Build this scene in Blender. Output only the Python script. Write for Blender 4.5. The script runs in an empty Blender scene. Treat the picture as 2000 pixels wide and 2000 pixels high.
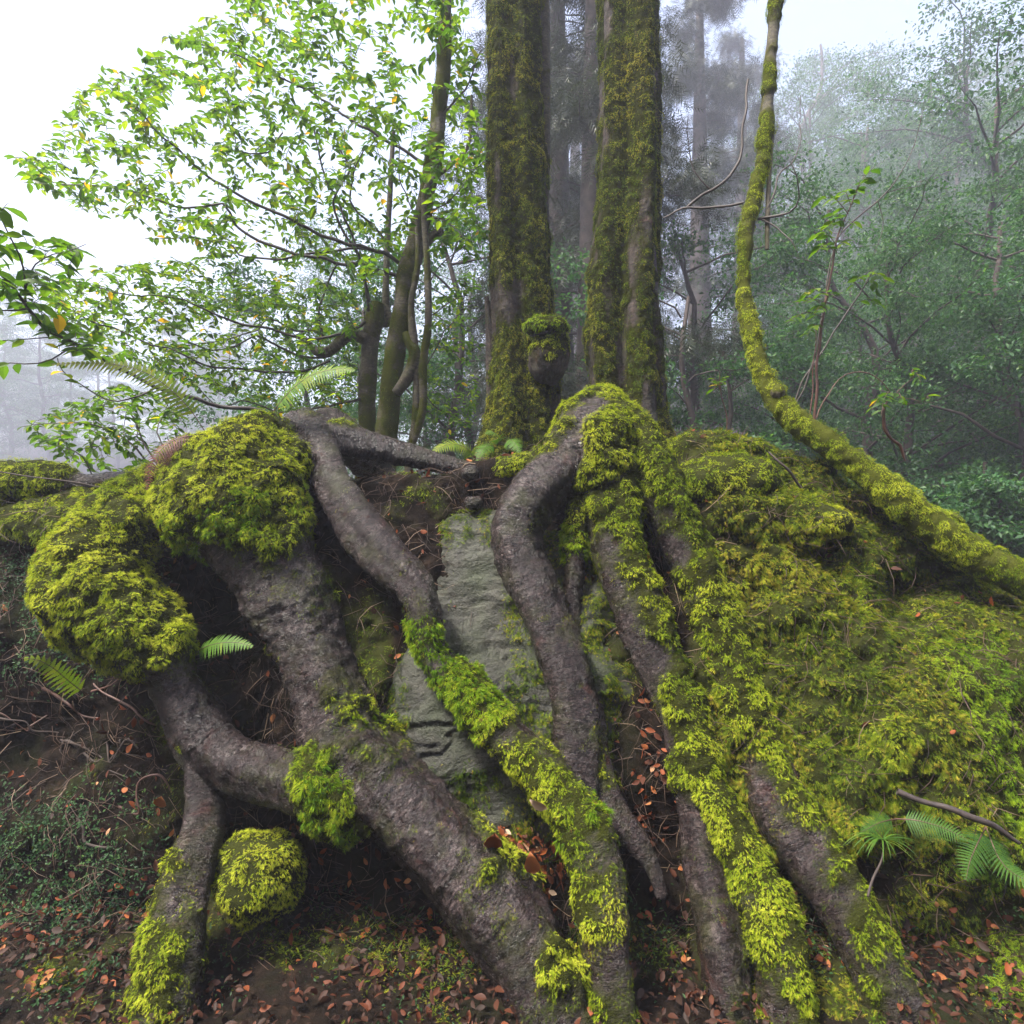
import bpy, math, random
import numpy as np
from math import radians, pi

SC = bpy.context.scene
COL = SC.collection

# ------------------------------------------------------------------ camera, sky, sun, exposure
K = 36.0 / 22.0          # sensor width / focal length
ZC = 1.6                 # eye height
W = 1932.0
cam_d = bpy.data.cameras.new("camera")
cam = bpy.data.objects.new("camera", cam_d)
COL.objects.link(cam)
cam_d.lens = 22.0
cam_d.sensor_width = 36.0
cam_d.sensor_fit = 'HORIZONTAL'
cam_d.clip_start = 0.02
cam_d.clip_end = 2000
cam.location = (0, 0, ZC)
cam.rotation_euler = (radians(90), 0, 0)
SC.camera = cam

SUN_EL, SUN_AZ = 61.0, -118.0     # azimuth measured from +Y towards +X; the light comes from there
world = bpy.data.worlds.new("World")
SC.world = world
world.use_nodes = True
wn = world.node_tree
bg = wn.nodes["Background"]
sky = wn.nodes.new("ShaderNodeTexSky")
sky.sky_type = 'NISHITA'
sky.sun_disc = False
sky.sun_elevation = radians(SUN_EL)
sky.sun_rotation = radians(SUN_AZ)
sky.air_density = 1.0
sky.dust_density = 5.0
sky.ozone_density = 0.8
wn.links.new(sky.outputs[0], bg.inputs[0])
bg.inputs[1].default_value = 0.05

sun_d = bpy.data.lights.new("sun", 'SUN')
sun_d.energy = 1.5
sun_d.angle = radians(10)
sun_d.color = (1.0, 0.95, 0.86)
sun = bpy.data.objects.new("sun", sun_d)
COL.objects.link(sun)
sun.rotation_euler = (radians(90 - SUN_EL), 0, radians(180 - SUN_AZ))

SC.view_settings.view_transform = 'Standard'
SC.view_settings.look = 'None'
SC.view_settings.gamma = 1.0
SC.view_settings.exposure = 3.25
SC.cycles.use_denoising = True
SC.cycles.max_bounces = 7
SC.cycles.diffuse_bounces = 3
SC.cycles.glossy_bounces = 2
SC.cycles.transmission_bounces = 3
SC.cycles.volume_bounces = 3
SC.cycles.transparent_max_bounces = 8
SC.cycles.use_adaptive_sampling = True
SC.cycles.adaptive_threshold = 0.02
SC.cycles.sample_clamp_indirect = 6.0

RNG = np.random.default_rng(7)

# ------------------------------------------------------------------ noise
def _hash(ix, iy, iz, seed):
    h = (ix.astype(np.int64) * 374761393 + iy.astype(np.int64) * 668265263
         + iz.astype(np.int64) * 2147483647 + seed * 1274126177) & 0xFFFFFFFF
    h = ((h ^ (h >> 13)) * 1274126177) & 0xFFFFFFFF
    h = ((h ^ (h >> 16)) * 2246822519) & 0xFFFFFFFF
    return ((h ^ (h >> 15)) & 0xFFFFFF) / float(0xFFFFFF)

def vnoise(p, seed=0):
    """value noise in [-1,1] at points p (n,3)"""
    i = np.floor(p)
    f = p - i
    f = f * f * f * (f * (f * 6 - 15) + 10)
    i = i.astype(np.int64)
    x, y, z = i[:, 0], i[:, 1], i[:, 2]
    fx, fy, fz = f[:, 0], f[:, 1], f[:, 2]
    def c(a, b, d): return _hash(x + a, y + b, z + d, seed)
    x00 = c(0,0,0) * (1-fx) + c(1,0,0) * fx
    x10 = c(0,1,0) * (1-fx) + c(1,1,0) * fx
    x01 = c(0,0,1) * (1-fx) + c(1,0,1) * fx
    x11 = c(0,1,1) * (1-fx) + c(1,1,1) * fx
    y0 = x00 * (1-fy) + x10 * fy
    y1 = x01 * (1-fy) + x11 * fy
    return (y0 * (1-fz) + y1 * fz) * 2 - 1

def fbm(p, freq=1.0, octv=3, seed=0):
    p = np.asarray(p, float) * freq
    s = np.zeros(len(p)); a = 1.0; t = 0.0
    for o in range(octv):
        s += a * vnoise(p + 17.3 * o, seed + o * 31)
        t += a; a *= 0.5; p = p * 2.03
    return s / t

def sstep(a, b, x):
    t = np.clip((x - a) / (b - a), 0, 1)
    return t * t * (3 - 2 * t)

# ------------------------------------------------------------------ objects
def tag(o, label=None, cat=None, group=None, kind=None):
    if label: o["label"] = label
    if cat: o["category"] = cat
    if group: o["group"] = group
    if kind: o["kind"] = kind
    return o

def thing(name, label, cat, loc=(0, 0, 0), group=None):
    o = bpy.data.objects.new(name, None)
    o.empty_display_size = 0.1
    COL.objects.link(o)
    o.location = loc
    return tag(o, label, cat, group)

def mesh_np(name, V, F, mats, smooth=True, attrs=None, uv=None, fmat=None):
    V = np.ascontiguousarray(V, np.float32)
    F = np.ascontiguousarray(F, np.int32)
    me = bpy.data.meshes.new(name)
    n, k = F.shape
    me.vertices.add(len(V)); me.vertices.foreach_set("co", V.ravel())
    me.loops.add(n * k); me.loops.foreach_set("vertex_index", F.ravel())
    me.polygons.add(n)
    me.polygons.foreach_set("loop_start", np.arange(0, n * k, k, dtype=np.int32))
    me.polygons.foreach_set("loop_total", np.full(n, k, np.int32))
    me.polygons.foreach_set("use_smooth", np.full(n, smooth, bool))
    if not isinstance(mats, (list, tuple)): mats = [mats]
    for m in mats: me.materials.append(m)
    if fmat is not None: me.polygons.foreach_set("material_index", np.ascontiguousarray(fmat, np.int32))
    if uv is not None:
        l = me.uv_layers.new(name="UVMap")
        l.data.foreach_set("uv", np.ascontiguousarray(uv[F.ravel()], np.float32).ravel())
    for an, av in (attrs or {}).items():
        a = me.attributes.new(an, 'FLOAT', 'POINT')
        a.data.foreach_set("value", np.ascontiguousarray(av, np.float32))
    me.update(calc_edges=True)
    return me

def obj(name, me, parent=None, loc=None):
    o = bpy.data.objects.new(name, me)
    COL.objects.link(o)
    if parent is not None: o.parent = parent
    if loc is not None: o.location = loc
    return o

class MB:
    """collects pieces (V, F, attrs) of equal face size into one mesh"""
    def __init__(s): s.V = []; s.F = []; s.A = {}; s.n = 0
    def add(s, V, F, **attrs):
        if len(V) == 0: return
        s.V.append(V); s.F.append(F + s.n); s.n += len(V)
        for k, v in attrs.items():
            s.A.setdefault(k, []).append(np.broadcast_to(np.asarray(v, float), (len(V),)))
    def build(s, name, mat, parent=None, off=(0, 0, 0), smooth=True):
        if not s.V: return None
        me = mesh_np(name, np.concatenate(s.V) - np.asarray(off), np.concatenate(s.F), mat, smooth,
                     {k: np.concatenate(v) for k, v in s.A.items()})
        return obj(name, me, parent)

# ------------------------------------------------------------------ materials
def new_mat(name):
    m = bpy.data.materials.new(name); m.use_nodes = True
    nt = m.node_tree; nt.nodes.clear()
    out = nt.nodes.new("ShaderNodeOutputMaterial")
    return m, nt, out

def N(nt, t, **kw):
    n = nt.nodes.new(t)
    for k, v in kw.items():
        if k.startswith("i_"):
            n.inputs[k[2:].replace("_", " ")].default_value = v
        else: setattr(n, k, v)
    return n

def ramp(nt, stops, src):
    r = nt.nodes.new("ShaderNodeValToRGB")
    e = r.color_ramp.elements
    while len(e) < len(stops): e.new(0.5)
    for i, (p, c) in enumerate(stops):
        e[i].position = p
        e[i].color = (c[0], c[1], c[2], 1) if len(c) == 3 else c
    nt.links.new(src, r.inputs[0])
    return r.outputs[0]

def mix(nt, f, a, b, mode='MIX'):
    m = nt.nodes.new("ShaderNodeMix"); m.data_type = 'RGBA'; m.blend_type = mode
    if isinstance(f, (int, float)): m.inputs[0].default_value = f
    else: nt.links.new(f, m.inputs[0])
    for s, v in ((6, a), (7, b)):
        if isinstance(v, (tuple, list)): m.inputs[s].default_value = (v[0], v[1], v[2], 1)
        else: nt.links.new(v, m.inputs[s])
    return m.outputs[2]

def noise_tex(nt, vec, scale, detail=4, rough=0.6, dist=0.0):
    n = N(nt, "ShaderNodeTexNoise")
    n.inputs["Scale"].default_value = scale
    n.inputs["Detail"].default_value = detail
    n.inputs["Roughness"].default_value = rough
    n.inputs["Distortion"].default_value = dist
    if vec is not None: nt.links.new(vec, n.inputs["Vector"])
    return n.outputs["Fac"]

def mapping(nt, vec, scale):
    m = N(nt, "ShaderNodeMapping")
    m.inputs["Scale"].default_value = scale
    nt.links.new(vec, m.inputs["Vector"])
    return m.outputs[0]

def math_n(nt, op, a, b=None, c=None, clamp=False):
    m = nt.nodes.new("ShaderNodeMath"); m.operation = op; m.use_clamp = clamp
    for i, v in enumerate((a, b, c)):
        if v is None: continue
        if isinstance(v, (int, float)): m.inputs[i].default_value = v
        else: nt.links.new(v, m.inputs[i])
    return m.outputs[0]

def bump(nt, h, dist, strength=1.0, prev=None):
    b = N(nt, "ShaderNodeBump")
    b.inputs["Strength"].default_value = strength
    b.inputs["Distance"].default_value = dist
    nt.links.new(h, b.inputs["Height"])
    if prev is not None: nt.links.new(prev, b.inputs["Normal"])
    return b.outputs[0]

def attr(nt, name):
    a = N(nt, "ShaderNodeAttribute"); a.attribute_name = name
    return a.outputs["Fac"]

def leaf_mat(name, stops, rough=0.45, trans=0.45, tcol=None, spec=0.4):
    """foliage: colour from a per-leaf 'tint' value, part of the light passes through"""
    m, nt, out = new_mat(name)
    t = attr(nt, "tint")
    c = ramp(nt, stops, t)
    p = N(nt, "ShaderNodeBsdfPrincipled")
    nt.links.new(c, p.inputs["Base Color"])
    p.inputs["Roughness"].default_value = rough
    p.inputs["Specular IOR Level"].default_value = spec
    if trans <= 0:
        nt.links.new(p.outputs[0], out.inputs[0]); return m
    tr = N(nt, "ShaderNodeBsdfTranslucent")
    tc = mix(nt, 1.0, c, tcol or (1.6, 1.5, 0.55), 'MULTIPLY')
    nt.links.new(tc, tr.inputs[0])
    ms = N(nt, "ShaderNodeMixShader"); ms.inputs[0].default_value = trans
    nt.links.new(p.outputs[0], ms.inputs[1]); nt.links.new(tr.outputs[0], ms.inputs[2])
    nt.links.new(ms.outputs[0], out.inputs[0])
    return m

def bark_mat(name, dark, mid, pale, ridge=(120, 42), moss=(0.032, 0.037, 0.005), rough=0.5, red=0.25, bumpd=0.006, palecut=0.585, lich_sheen=0.38):
    m, nt, out = new_mat(name)
    uv = N(nt, "ShaderNodeTexCoord").outputs["UV"]
    ob = N(nt, "ShaderNodeTexCoord").outputs["Object"]
    r1 = noise_tex(nt, mapping(nt, uv, (ridge[0], ridge[1], 1)), 1.0, 5, 0.65, 0.6)
    r2 = noise_tex(nt, ob, 9.0, 5, 0.6)
    r3 = noise_tex(nt, ob, 45.0, 4, 0.7)
    c = ramp(nt, [(0.40, dark), (0.53, mid), (palecut + 0.12, pale)], math_n(nt, 'ADD', math_n(nt, 'MULTIPLY', r1, 0.6), math_n(nt, 'MULTIPLY', r3, 0.4)))
    big = noise_tex(nt, ob, 3.2, 5, 0.65, 0.8)
    c = mix(nt, ramp(nt, [(0.42, (0, 0, 0)), (0.62, (.9, .9, .9))], big), c, mix(nt, r1, dark, (mid[0] * .75, mid[1] * .62, mid[2] * .62)))
    c = mix(nt, ramp(nt, [(0.50, (0, 0, 0)), (0.75, (.8, .8, .8))], r2), c, mix(nt, 0.4, mid, dark))
    crk = ramp(nt, [(0.0, (1, 1, 1)), (0.045, (0, 0, 0))], math_n(nt, 'ABSOLUTE', math_n(nt, 'SUBTRACT', noise_tex(nt, mapping(nt, uv, (26, 9, 1)), 1.0, 4, 0.6, 1.2), 0.5)))
    c = mix(nt, math_n(nt, 'MULTIPLY', crk, .7), c, dark)
    lichen = ramp(nt, [(palecut, (0, 0, 0)), (palecut + 0.06, (1, 1, 1))], noise_tex(nt, ob, 14.0, 6, 0.75))
    c = mix(nt, math_n(nt, 'MULTIPLY', lichen, lich_sheen), c, pale)  # pale patches: lichen, plus wet sheen painted into the colour
    rd = ramp(nt, [(0.62, (0, 0, 0)), (0.72, (1, 1, 1))], noise_tex(nt, ob, 6.0, 3, 0.6, 1.0))
    c = mix(nt, math_n(nt, 'MULTIPLY', rd, red), c, (0.16, 0.045, 0.03))
    al = ramp(nt, [(0.5, (0, 0, 0)), (0.68, (1, 1, 1))], noise_tex(nt, ob, 7.5, 5, 0.7))
    c = mix(nt, math_n(nt, 'MULTIPLY', al, 0.7), c, moss)
    ma = attr(nt, "moss")
    mf = ramp(nt, [(0.35, (0, 0, 0)), (0.6, (1, 1, 1))], math_n(nt, 'ADD', ma, math_n(nt, 'MULTIPLY', math_n(nt, 'SUBTRACT', r3, 0.5), 0.5)))
    c = mix(nt, mf, c, moss)  # moss underlay, dark by default to paint shade into gaps between fronds
    p = N(nt, "ShaderNodeBsdfPrincipled")
    nt.links.new(c, p.inputs["Base Color"])
    rr = N(nt, "ShaderNodeMapRange"); rr.inputs[3].default_value = rough - 0.15; rr.inputs[4].default_value = rough + 0.25
    nt.links.new(r2, rr.inputs[0]); nt.links.new(math_n(nt, 'ADD', rr.outputs[0], math_n(nt, 'MULTIPLY', mf, 0.5), None, True), p.inputs["Roughness"])
    nt.links.new(math_n(nt, 'MULTIPLY_ADD', mf, -0.42, 0.5), p.inputs["Specular IOR Level"])
    b = bump(nt, math_n(nt, 'SUBTRACT', r1, math_n(nt, 'MULTIPLY', crk, .35)), bumpd * 1.6, 1.0)
    b = bump(nt, r3, bumpd * 1.2, 1.0, b)
    if palecut < .6: b = bump(nt, noise_tex(nt, mapping(nt, uv, (210, 90, 1)), 1.0, 3, .6, .5), 0.007, 1.0, b)
    nt.links.new(b, p.inputs["Normal"])
    nt.links.new(p.outputs[0], out.inputs[0])
    return m

def plain_mat(name, c0, c1, scale=20, rough=0.7, bd=0.003):
    m, nt, out = new_mat(name)
    ob = N(nt, "ShaderNodeTexCoord").outputs["Object"]
    n = noise_tex(nt, ob, scale, 5, 0.65)
    p = N(nt, "ShaderNodeBsdfPrincipled")
    nt.links.new(ramp(nt, [(0.3, c0), (0.7, c1)], n), p.inputs["Base Color"])
    p.inputs["Roughness"].default_value = rough
    if bd: nt.links.new(bump(nt, n, bd), p.inputs["Normal"])
    nt.links.new(p.outputs[0], out.inputs[0])
    return m

M = {}
M['moss'] = leaf_mat("moss_yellow", [(0.0, (0.024, 0.045, 0.003)), (0.35, (0.080, 0.135, 0.006)), (0.7, (0.235, 0.31, 0.012)), (0.955, (0.50, 0.53, 0.045)), (1.0, (0.13, 0.07, 0.025))], 0.85, 0.32, (1.4, 1.35, 0.5), 0.08)  # yellow of lit tops above, green of shaded moss in the lower tints
M['moss_deep'] = leaf_mat("moss_deep", [(0.0, (0.012, 0.028, 0.004)), (0.45, (0.050, 0.088, 0.007)), (0.8, (0.155, 0.205, 0.011)), (0.955, (0.34, 0.30, 0.03)), (1.0, (0.13, 0.07, 0.025))], 0.85, 0.32, (1.4, 1.35, 0.5), 0.08)
M['moss_green'] = leaf_mat("moss_green", [(0.0, (0.02, 0.055, 0.004)), (0.5, (0.09, 0.18, 0.007)), (0.955, (0.29, 0.40, 0.02)), (1.0, (0.13, 0.07, 0.025))], 0.85, 0.32, (1.4, 1.35, 0.5), 0.08)
M['leaf'] = leaf_mat("leaf_bright", [(0.0, (0.018, 0.055, 0.008)), (0.5, (0.062, 0.135, 0.011)), (0.88, (0.16, 0.23, 0.016)), (0.94, (0.30, 0.26, 0.02)), (1.0, (0.45, 0.24, 0.02))], 0.42, 0.55, (1.85, 1.8, 0.5), 0.3)
M['leaf_far'] = leaf_mat("leaf_far", [(0.0, (0.012, 0.042, 0.016)), (0.6, (0.036, 0.10, 0.032)), (1.0, (0.09, 0.17, 0.04))], 0.48, 0.36, (1.7, 1.9, 0.8), 0.25)
M['needle'] = leaf_mat("needle_far", [(0.0, (0.012, 0.022, 0.012)), (1.0, (0.035, 0.05, 0.022))], 0.5, 0.2)
M['fern'] = leaf_mat("fern_green", [(0.0, (0.03, 0.085, 0.012)), (0.6, (0.075, 0.16, 0.015)), (1.0, (0.22, 0.25, 0.02))], 0.55, 0.35, (1.6, 1.6, 0.6), 0.25)
M['fern_dead'] = leaf_mat("fern_dead", [(0.0, (0.05, 0.008, 0.006)), (1.0, (0.16, 0.03, 0.018))], 0.6, 0.2, (1.3, 1.0, 0.8))
M['dead'] = leaf_mat("leaf_dead", [(0.0, (0.022, 0.012, 0.008)), (0.35, (0.085, 0.027, 0.013)), (0.65, (0.22, 0.06, 0.020)), (0.85, (0.38, 0.17, 0.06)), (1.0, (0.36, 0.26, 0.18))], 0.6, 0.15, (1.3, 1.0, 0.7), 0.2)
M['cover'] = leaf_mat("leaf_cover", [(0.0, (0.007, 0.026, 0.009)), (0.7, (0.024, 0.075, 0.020)), (1.0, (0.08, 0.15, 0.03))], 0.5, 0.25, (1.5, 1.5, 0.7), 0.25)
M['fibre'] = leaf_mat("root_fibre", [(0.0, (0.02, 0.011, 0.007)), (0.6, (0.075, 0.042, 0.026)), (1.0, (0.24, 0.17, 0.11))], 0.6, 0.0)
M['lichen'] = leaf_mat("lichen_pale", [(0.0, (0.20, 0.24, 0.17)), (1.0, (0.40, 0.44, 0.33))], 0.8, 0.1)
M['bark'] = bark_mat("bark_root", (0.006, 0.004, 0.0038), (0.050, 0.033, 0.031), (0.24, 0.195, 0.185), rough=0.20, bumpd=0.012)
M['bark_cedar'] = bark_mat("bark_cedar", (0.011, 0.007, 0.005), (0.072, 0.047, 0.034), (0.18, 0.135, 0.105), ridge=(4, 45), rough=0.65, red=0.35, bumpd=0.02, palecut=0.66, lich_sheen=0.15)
M['bark_tree'] = bark_mat("bark_tree", (0.030, 0.024, 0.012), (0.105, 0.088, 0.045), (0.20, 0.175, 0.11), ridge=(60, 24), moss=(0.062, 0.070, 0.010), rough=0.6, red=0.05, bumpd=0.003)
M['bark_far'] = plain_mat("bark_far", (0.02, 0.014, 0.012), (0.07, 0.05, 0.042), 6, 0.8, 0.01)
M['twig'] = plain_mat("twig", (0.018, 0.013, 0.012), (0.06, 0.045, 0.038), 30, 0.6, 0.001)
M['twig_red'] = plain_mat("twig_red", (0.045, 0.02, 0.014), (0.12, 0.055, 0.04), 30, 0.55, 0.001)

def rock_mat():
    m, nt, out = new_mat("rock")
    ob = N(nt, "ShaderNodeTexCoord").outputs["Object"]
    st = noise_tex(nt, mapping(nt, ob, (2.6, 2.6, 6.5)), 1.7, 7, 0.7, 1.3)
    n1 = noise_tex(nt, ob, 4.0, 6, 0.65)
    n2 = noise_tex(nt, ob, 60.0, 4, 0.7)
    c = ramp(nt, [(0.32, (0.016, 0.016, 0.012)), (0.52, (0.032, 0.031, 0.024)), (0.80, (0.115, 0.108, 0.088))], st)
    c = mix(nt, ramp(nt, [(0.40, (0, 0, 0)), (0.60, (0.9, 0.9, 0.9))], n1), c, (0.022, 0.033, 0.008))
    c = mix(nt, math_n(nt, 'MULTIPLY', n2, 0.5), c, (0.04, 0.042, 0.03))
    p = N(nt, "ShaderNodeBsdfPrincipled")
    nt.links.new(c, p.inputs["Base Color"]); p.inputs["Roughness"].default_value = 0.6
    b = bump(nt, st, 0.03, 0.8); b = bump(nt, noise_tex(nt, ob, 18, 5, .7), 0.02, 0.8, b); b = bump(nt, n2, 0.010, 0.9, b)
    nt.links.new(b, p.inputs["Normal"]); nt.links.new(p.outputs[0], out.inputs[0])
    return m
M['rock'] = rock_mat()

def soil_mat(name, moss_amount=True):
    m, nt, out = new_mat(name)
    ob = N(nt, "ShaderNodeTexCoord").outputs["Object"]
    n1 = noise_tex(nt, ob, 14.0, 7, 0.72)
    n2 = noise_tex(nt, ob, 90.0, 4, 0.7)
    n3 = noise_tex(nt, ob, 2.3, 4, 0.6)
    c = ramp(nt, [(0.36, (0.004, 0.003, 0.002)), (0.54, (0.011, 0.007, 0.0045)), (0.8, (0.045, 0.028, 0.017))], n1)
    c = mix(nt, ramp(nt, [(0.5, (0, 0, 0)), (0.66, (0.8, 0.8, 0.8))], n3), c, (0.014, 0.018, 0.005))
    if moss_amount:
        mf = ramp(nt, [(0.35, (0, 0, 0)), (0.65, (1, 1, 1))], attr(nt, "moss"))
        c = mix(nt, mf, c, mix(nt, n2, (0.010, 0.012, 0.003), (0.040, 0.046, 0.006)))
    p = N(nt, "ShaderNodeBsdfPrincipled")
    nt.links.new(c, p.inputs["Base Color"]); p.inputs["Roughness"].default_value = 0.95; p.inputs["Specular IOR Level"].default_value = 0.12
    b = bump(nt, n1, 0.03, 0.8); b = bump(nt, n2, 0.006, 0.8, b)
    nt.links.new(b, p.inputs["Normal"]); nt.links.new(p.outputs[0], out.inputs[0])
    return m
M['soil'] = soil_mat("soil")
M['floor'] = soil_mat("forest_soil", False)

# ------------------------------------------------------------------ photo rays and the bank
def P(px, py, Y):
    return np.array([(px - 966) / W * K * Y, Y, ZC - (py - 966) / W * K * Y])

def proj(V):
    return 966 + V[:, 0] / V[:, 1] * W / K, 966 - (V[:, 2] - ZC) / V[:, 1] * W / K

TOP = [(-500, 960), (0, 935), (160, 928), (300, 940), (450, 940), (600, 910), (680, 897), (800, 897), (900, 885), (1000, 880),
       (1100, 865), (1250, 852), (1330, 840), (1420, 842), (1480, 862), (1560, 902), (1650, 950), (1750, 1015),
       (1850, 1080), (1932, 1122), (2200, 1300), (2600, 1420)]
YE0 = 3.12
_tx = np.array([(a - 966) / W * K * YE0 for a, b in TOP])
_tz = np.array([ZC - (b - 966) / W * K * YE0 for a, b in TOP])
def ztop(x): return np.interp(x, _tx, _tz)
def ybase(x): return np.interp(x, [-3.5, -1.6, -0.6, 0.3, 1.3, 2.2, 3.5], [2.62, 2.52, 2.46, 2.42, 2.36, 2.34, 2.3])
# hollows (+) and bulges (-) pushed into the face: px, py, depth, spread across, spread up
DENTS = [(390, 1150, .50, .17, .30), (110, 1400, .14, .35, .22), (480, 1370, .24, .10, .14), (450, 1590, .26, .16, .16),
         (660, 1650, .18, .14, .12), (1720, 1380, -.16, .45, .36), (1760, 1130, .20, .30, .10), (1560, 1050, .10, .12, .10),
         (1400, 950, -.10, .20, .16), (1550, 985, -.12, .10, .07), (905, 1000, .05, .2, .2), (1255, 1120, .16, .06, .26),
         (1140, 1100, .10, .08, .2), (940, 1570, .06, .16, .10), (80, 985, -.16, .30, .12), (975, 1260, .16, .52, .52)]
_dn = []
for (px, py, d, sx, sz) in DENTS:
    q = P(px, py, 2.75); _dn.append((q[0], q[2], d, sx, sz))
def bank_y(x, z):
    zt = ztop(x)
    s = np.clip(z / zt, 0, 1)
    y = ybase(x) + (YE0 - ybase(x)) * (0.45 * s + 0.55 * s ** 2.3)
    for (cx, cz, d, sx, sz) in _dn:
        y = y + d * np.exp(-((x - cx) / sx) ** 2 - ((z - cz) / sz) ** 2)
    return y
def hit(px, py):
    Y = np.linspace(1.6, 3.6, 500)
    x = (px - 966) / W * K * Y; z = ZC - (py - 966) / W * K * Y
    ok = (Y >= bank_y(x, z)) & (z <= ztop(x))
    low = z <= 0.0
    i = np.argmax(ok | low)
    return Y[i] if (ok | low).any() else YE0

# ------------------------------------------------------------------ sampling and fronds
def tri_sample(V, F, n, rng, weight=None):
    T = np.concatenate([F[:, [0, 1, 2]], F[:, [0, 2, 3]]]) if F.shape[1] == 4 else F
    a, b, c = V[T[:, 0]], V[T[:, 1]], V[T[:, 2]]
    nr = np.cross(b - a, c - a)
    ar = np.linalg.norm(nr, axis=1) * 0.5
    w = ar if weight is None else ar * weight[T].mean(1)
    tot = w.sum()
    if tot <= 0: return np.zeros((0, 3)), np.zeros((0, 3)), 0
    n = int(n) if n >= 1 else int(n)
    i = np.searchsorted(np.cumsum(w) / tot, rng.random(n))
    i = np.clip(i, 0, len(T) - 1)
    r1 = np.sqrt(rng.random(n))[:, None]; r2 = rng.random(n)[:, None]
    p = a[i] * (1 - r1) + b[i] * r1 * (1 - r2) + c[i] * r1 * r2
    nn = nr[i] / (np.linalg.norm(nr[i], axis=1)[:, None] + 1e-12)
    return p, nn, tot

def _tmpl_frond():
    # feathery moss shoot: a bent stem with narrow side shoots, length 1
    V = []; F = []; S = []
    def zc(y): return 0.34 * y - 0.46 * y * y
    ns = 2
    for i in range(ns + 1):
        y = i / ns; w = 0.035 * (1 - .6 * y)
        V += [(-w, y, zc(y)), (w, y, zc(y))]; S += [y, y]
    for i in range(ns):
        a = 2 * i; F += [(a, a + 1, a + 3), (a, a + 3, a + 2)]
    rr = random.Random(2)
    for k in range(5):
        y = .08 + .185 * k
        w = 0.30 * math.sin(pi * (0.2 + 0.72 * y)) * rr.uniform(.7, 1.3)
        for sg in (-1, 1):
            b = len(V); yy = y + (0.04 if sg > 0 else 0)
            V += [(0, yy, zc(yy)), (0, yy + .07, zc(yy + .07)), (sg * w, yy + .24, zc(yy) - .07 + rr.uniform(-.03, .05))]
            S += [yy * .7, yy * .7, min(1, yy + .35)]
            F.append((b, b + 1, b + 2))
    return np.array(V, float), np.array(F), np.array(S)

def _tmpl_tuft():
    V = []; F = []; rr = random.Random(3)
    for k in range(8):
        a = k / 8 * 2 * pi + rr.uniform(-.3, .3); l = rr.uniform(.7, 1.1); sp = rr.uniform(.25, .75)
        d = np.array([math.cos(a) * sp, 0.75 * l, math.sin(a) * sp * 0.8])
        sd = np.array([-math.sin(a), 0, math.cos(a)]) * 0.035
        b = len(V)
        V += [tuple(-sd), tuple(sd), tuple(d * .55 - sd + np.array([0, .05, 0])), tuple(d * .55 + sd + np.array([0, .05, 0])), tuple(d + np.array([0, 0, -.12]))]
        F += [(b, b + 1, b + 3), (b, b + 3, b + 2), (b + 2, b + 3, b + 4)]
    V = np.array(V); return V, np.array(F), np.clip(np.linalg.norm(V, axis=1), 0, 1)

def _tmpl_leaf():
    # pointed oval leaf folded along its midrib, length 1
    ys = [0, .22, .5, .78, 1.0]; ws = [0.0, .19, .25, .15, 0.0]
    V = []; F = []
    for y, w in zip(ys, ws):
        z = -0.16 * y * y
        V += [(-w, y, z + 0.35 * w), (0, y, z), (w, y, z + 0.35 * w)]
    for i in range(4):
        a = i * 3; b = a + 3
        F += [(a, a + 1, b + 1), (a, b + 1, b), (a + 1, a + 2, b + 2), (a + 1, b + 2, b + 1)]
    V = np.array(V, float); return V, np.array(F), np.zeros(len(V))

def _tmpl_small():
    V = np.array([(0, 0, 0), (-.27, .48, .08), (0, 1, -.08), (.27, .48, .08)], float)
    return V, np.array([(0, 2, 1), (0, 3, 2)]), np.zeros(4)

def _tmpl_needle():
    V = []; F = []; rr = random.Random(5)
    for k in range(10):
        y = k / 10; sg = 1 if k % 2 else -1
        b = len(V)
        V += [(0, y, 0), (0.02, y + .07, 0), (sg * rr.uniform(.2, .34), y + .28, rr.uniform(-.1, .04))]
        F.append((b, b + 1, b + 2))
    V = np.array(V, float); return V, np.array(F), np.zeros(len(V))

TM = {'frond': _tmpl_frond(), 'tuft': _tmpl_tuft(), 'leaf': _tmpl_leaf(), 'small': _tmpl_small(), 'needle': _tmpl_needle()}

def nrm(a): return a / (np.linalg.norm(a, axis=1)[:, None] + 1e-9)

def place(tm, pos, ydir, zdir, size, tint, tipgain=0.0):
    """copies of a template at pos, its length along ydir, its face towards zdir"""
    TV, TF, TS = TM[tm]
    y = nrm(ydir); x = nrm(np.cross(y, zdir)); z = np.cross(x, y)
    s = np.asarray(size)[:, None, None]
    V = pos[:, None, :] + s * (TV[None, :, 0, None] * x[:, None] + TV[None, :, 1, None] * y[:, None] + TV[None, :, 2, None] * z[:, None])
    n = len(pos); k = len(TV)
    F = (TF[None] + (np.arange(n) * k)[:, None, None]).reshape(-1, 3)
    t = np.asarray(tint)[:, None] + tipgain * (TS[None] - 0.5)
    return V.reshape(-1, 3), F, np.clip(t, 0, 1).ravel()

def fronds(pos, nor, rng, size, tint, tm='frond', hang=0.8, lift=(12, 50), tipgain=0.35):
    n = len(pos)
    g = np.array([0, 0, -1.0])
    d = g - nor * (nor @ g)[:, None]
    d = d * hang + rng.normal(0, 0.42, (n, 3))
    d = d - nor * (d * nor).sum(1)[:, None]
    d = nrm(d)
    a = np.radians(rng.uniform(lift[0], lift[1], n))[:, None]
    y = d * np.cos(a) + nor * np.sin(a)
    return place(tm, pos, y, nor, size, tint, tipgain)

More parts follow.
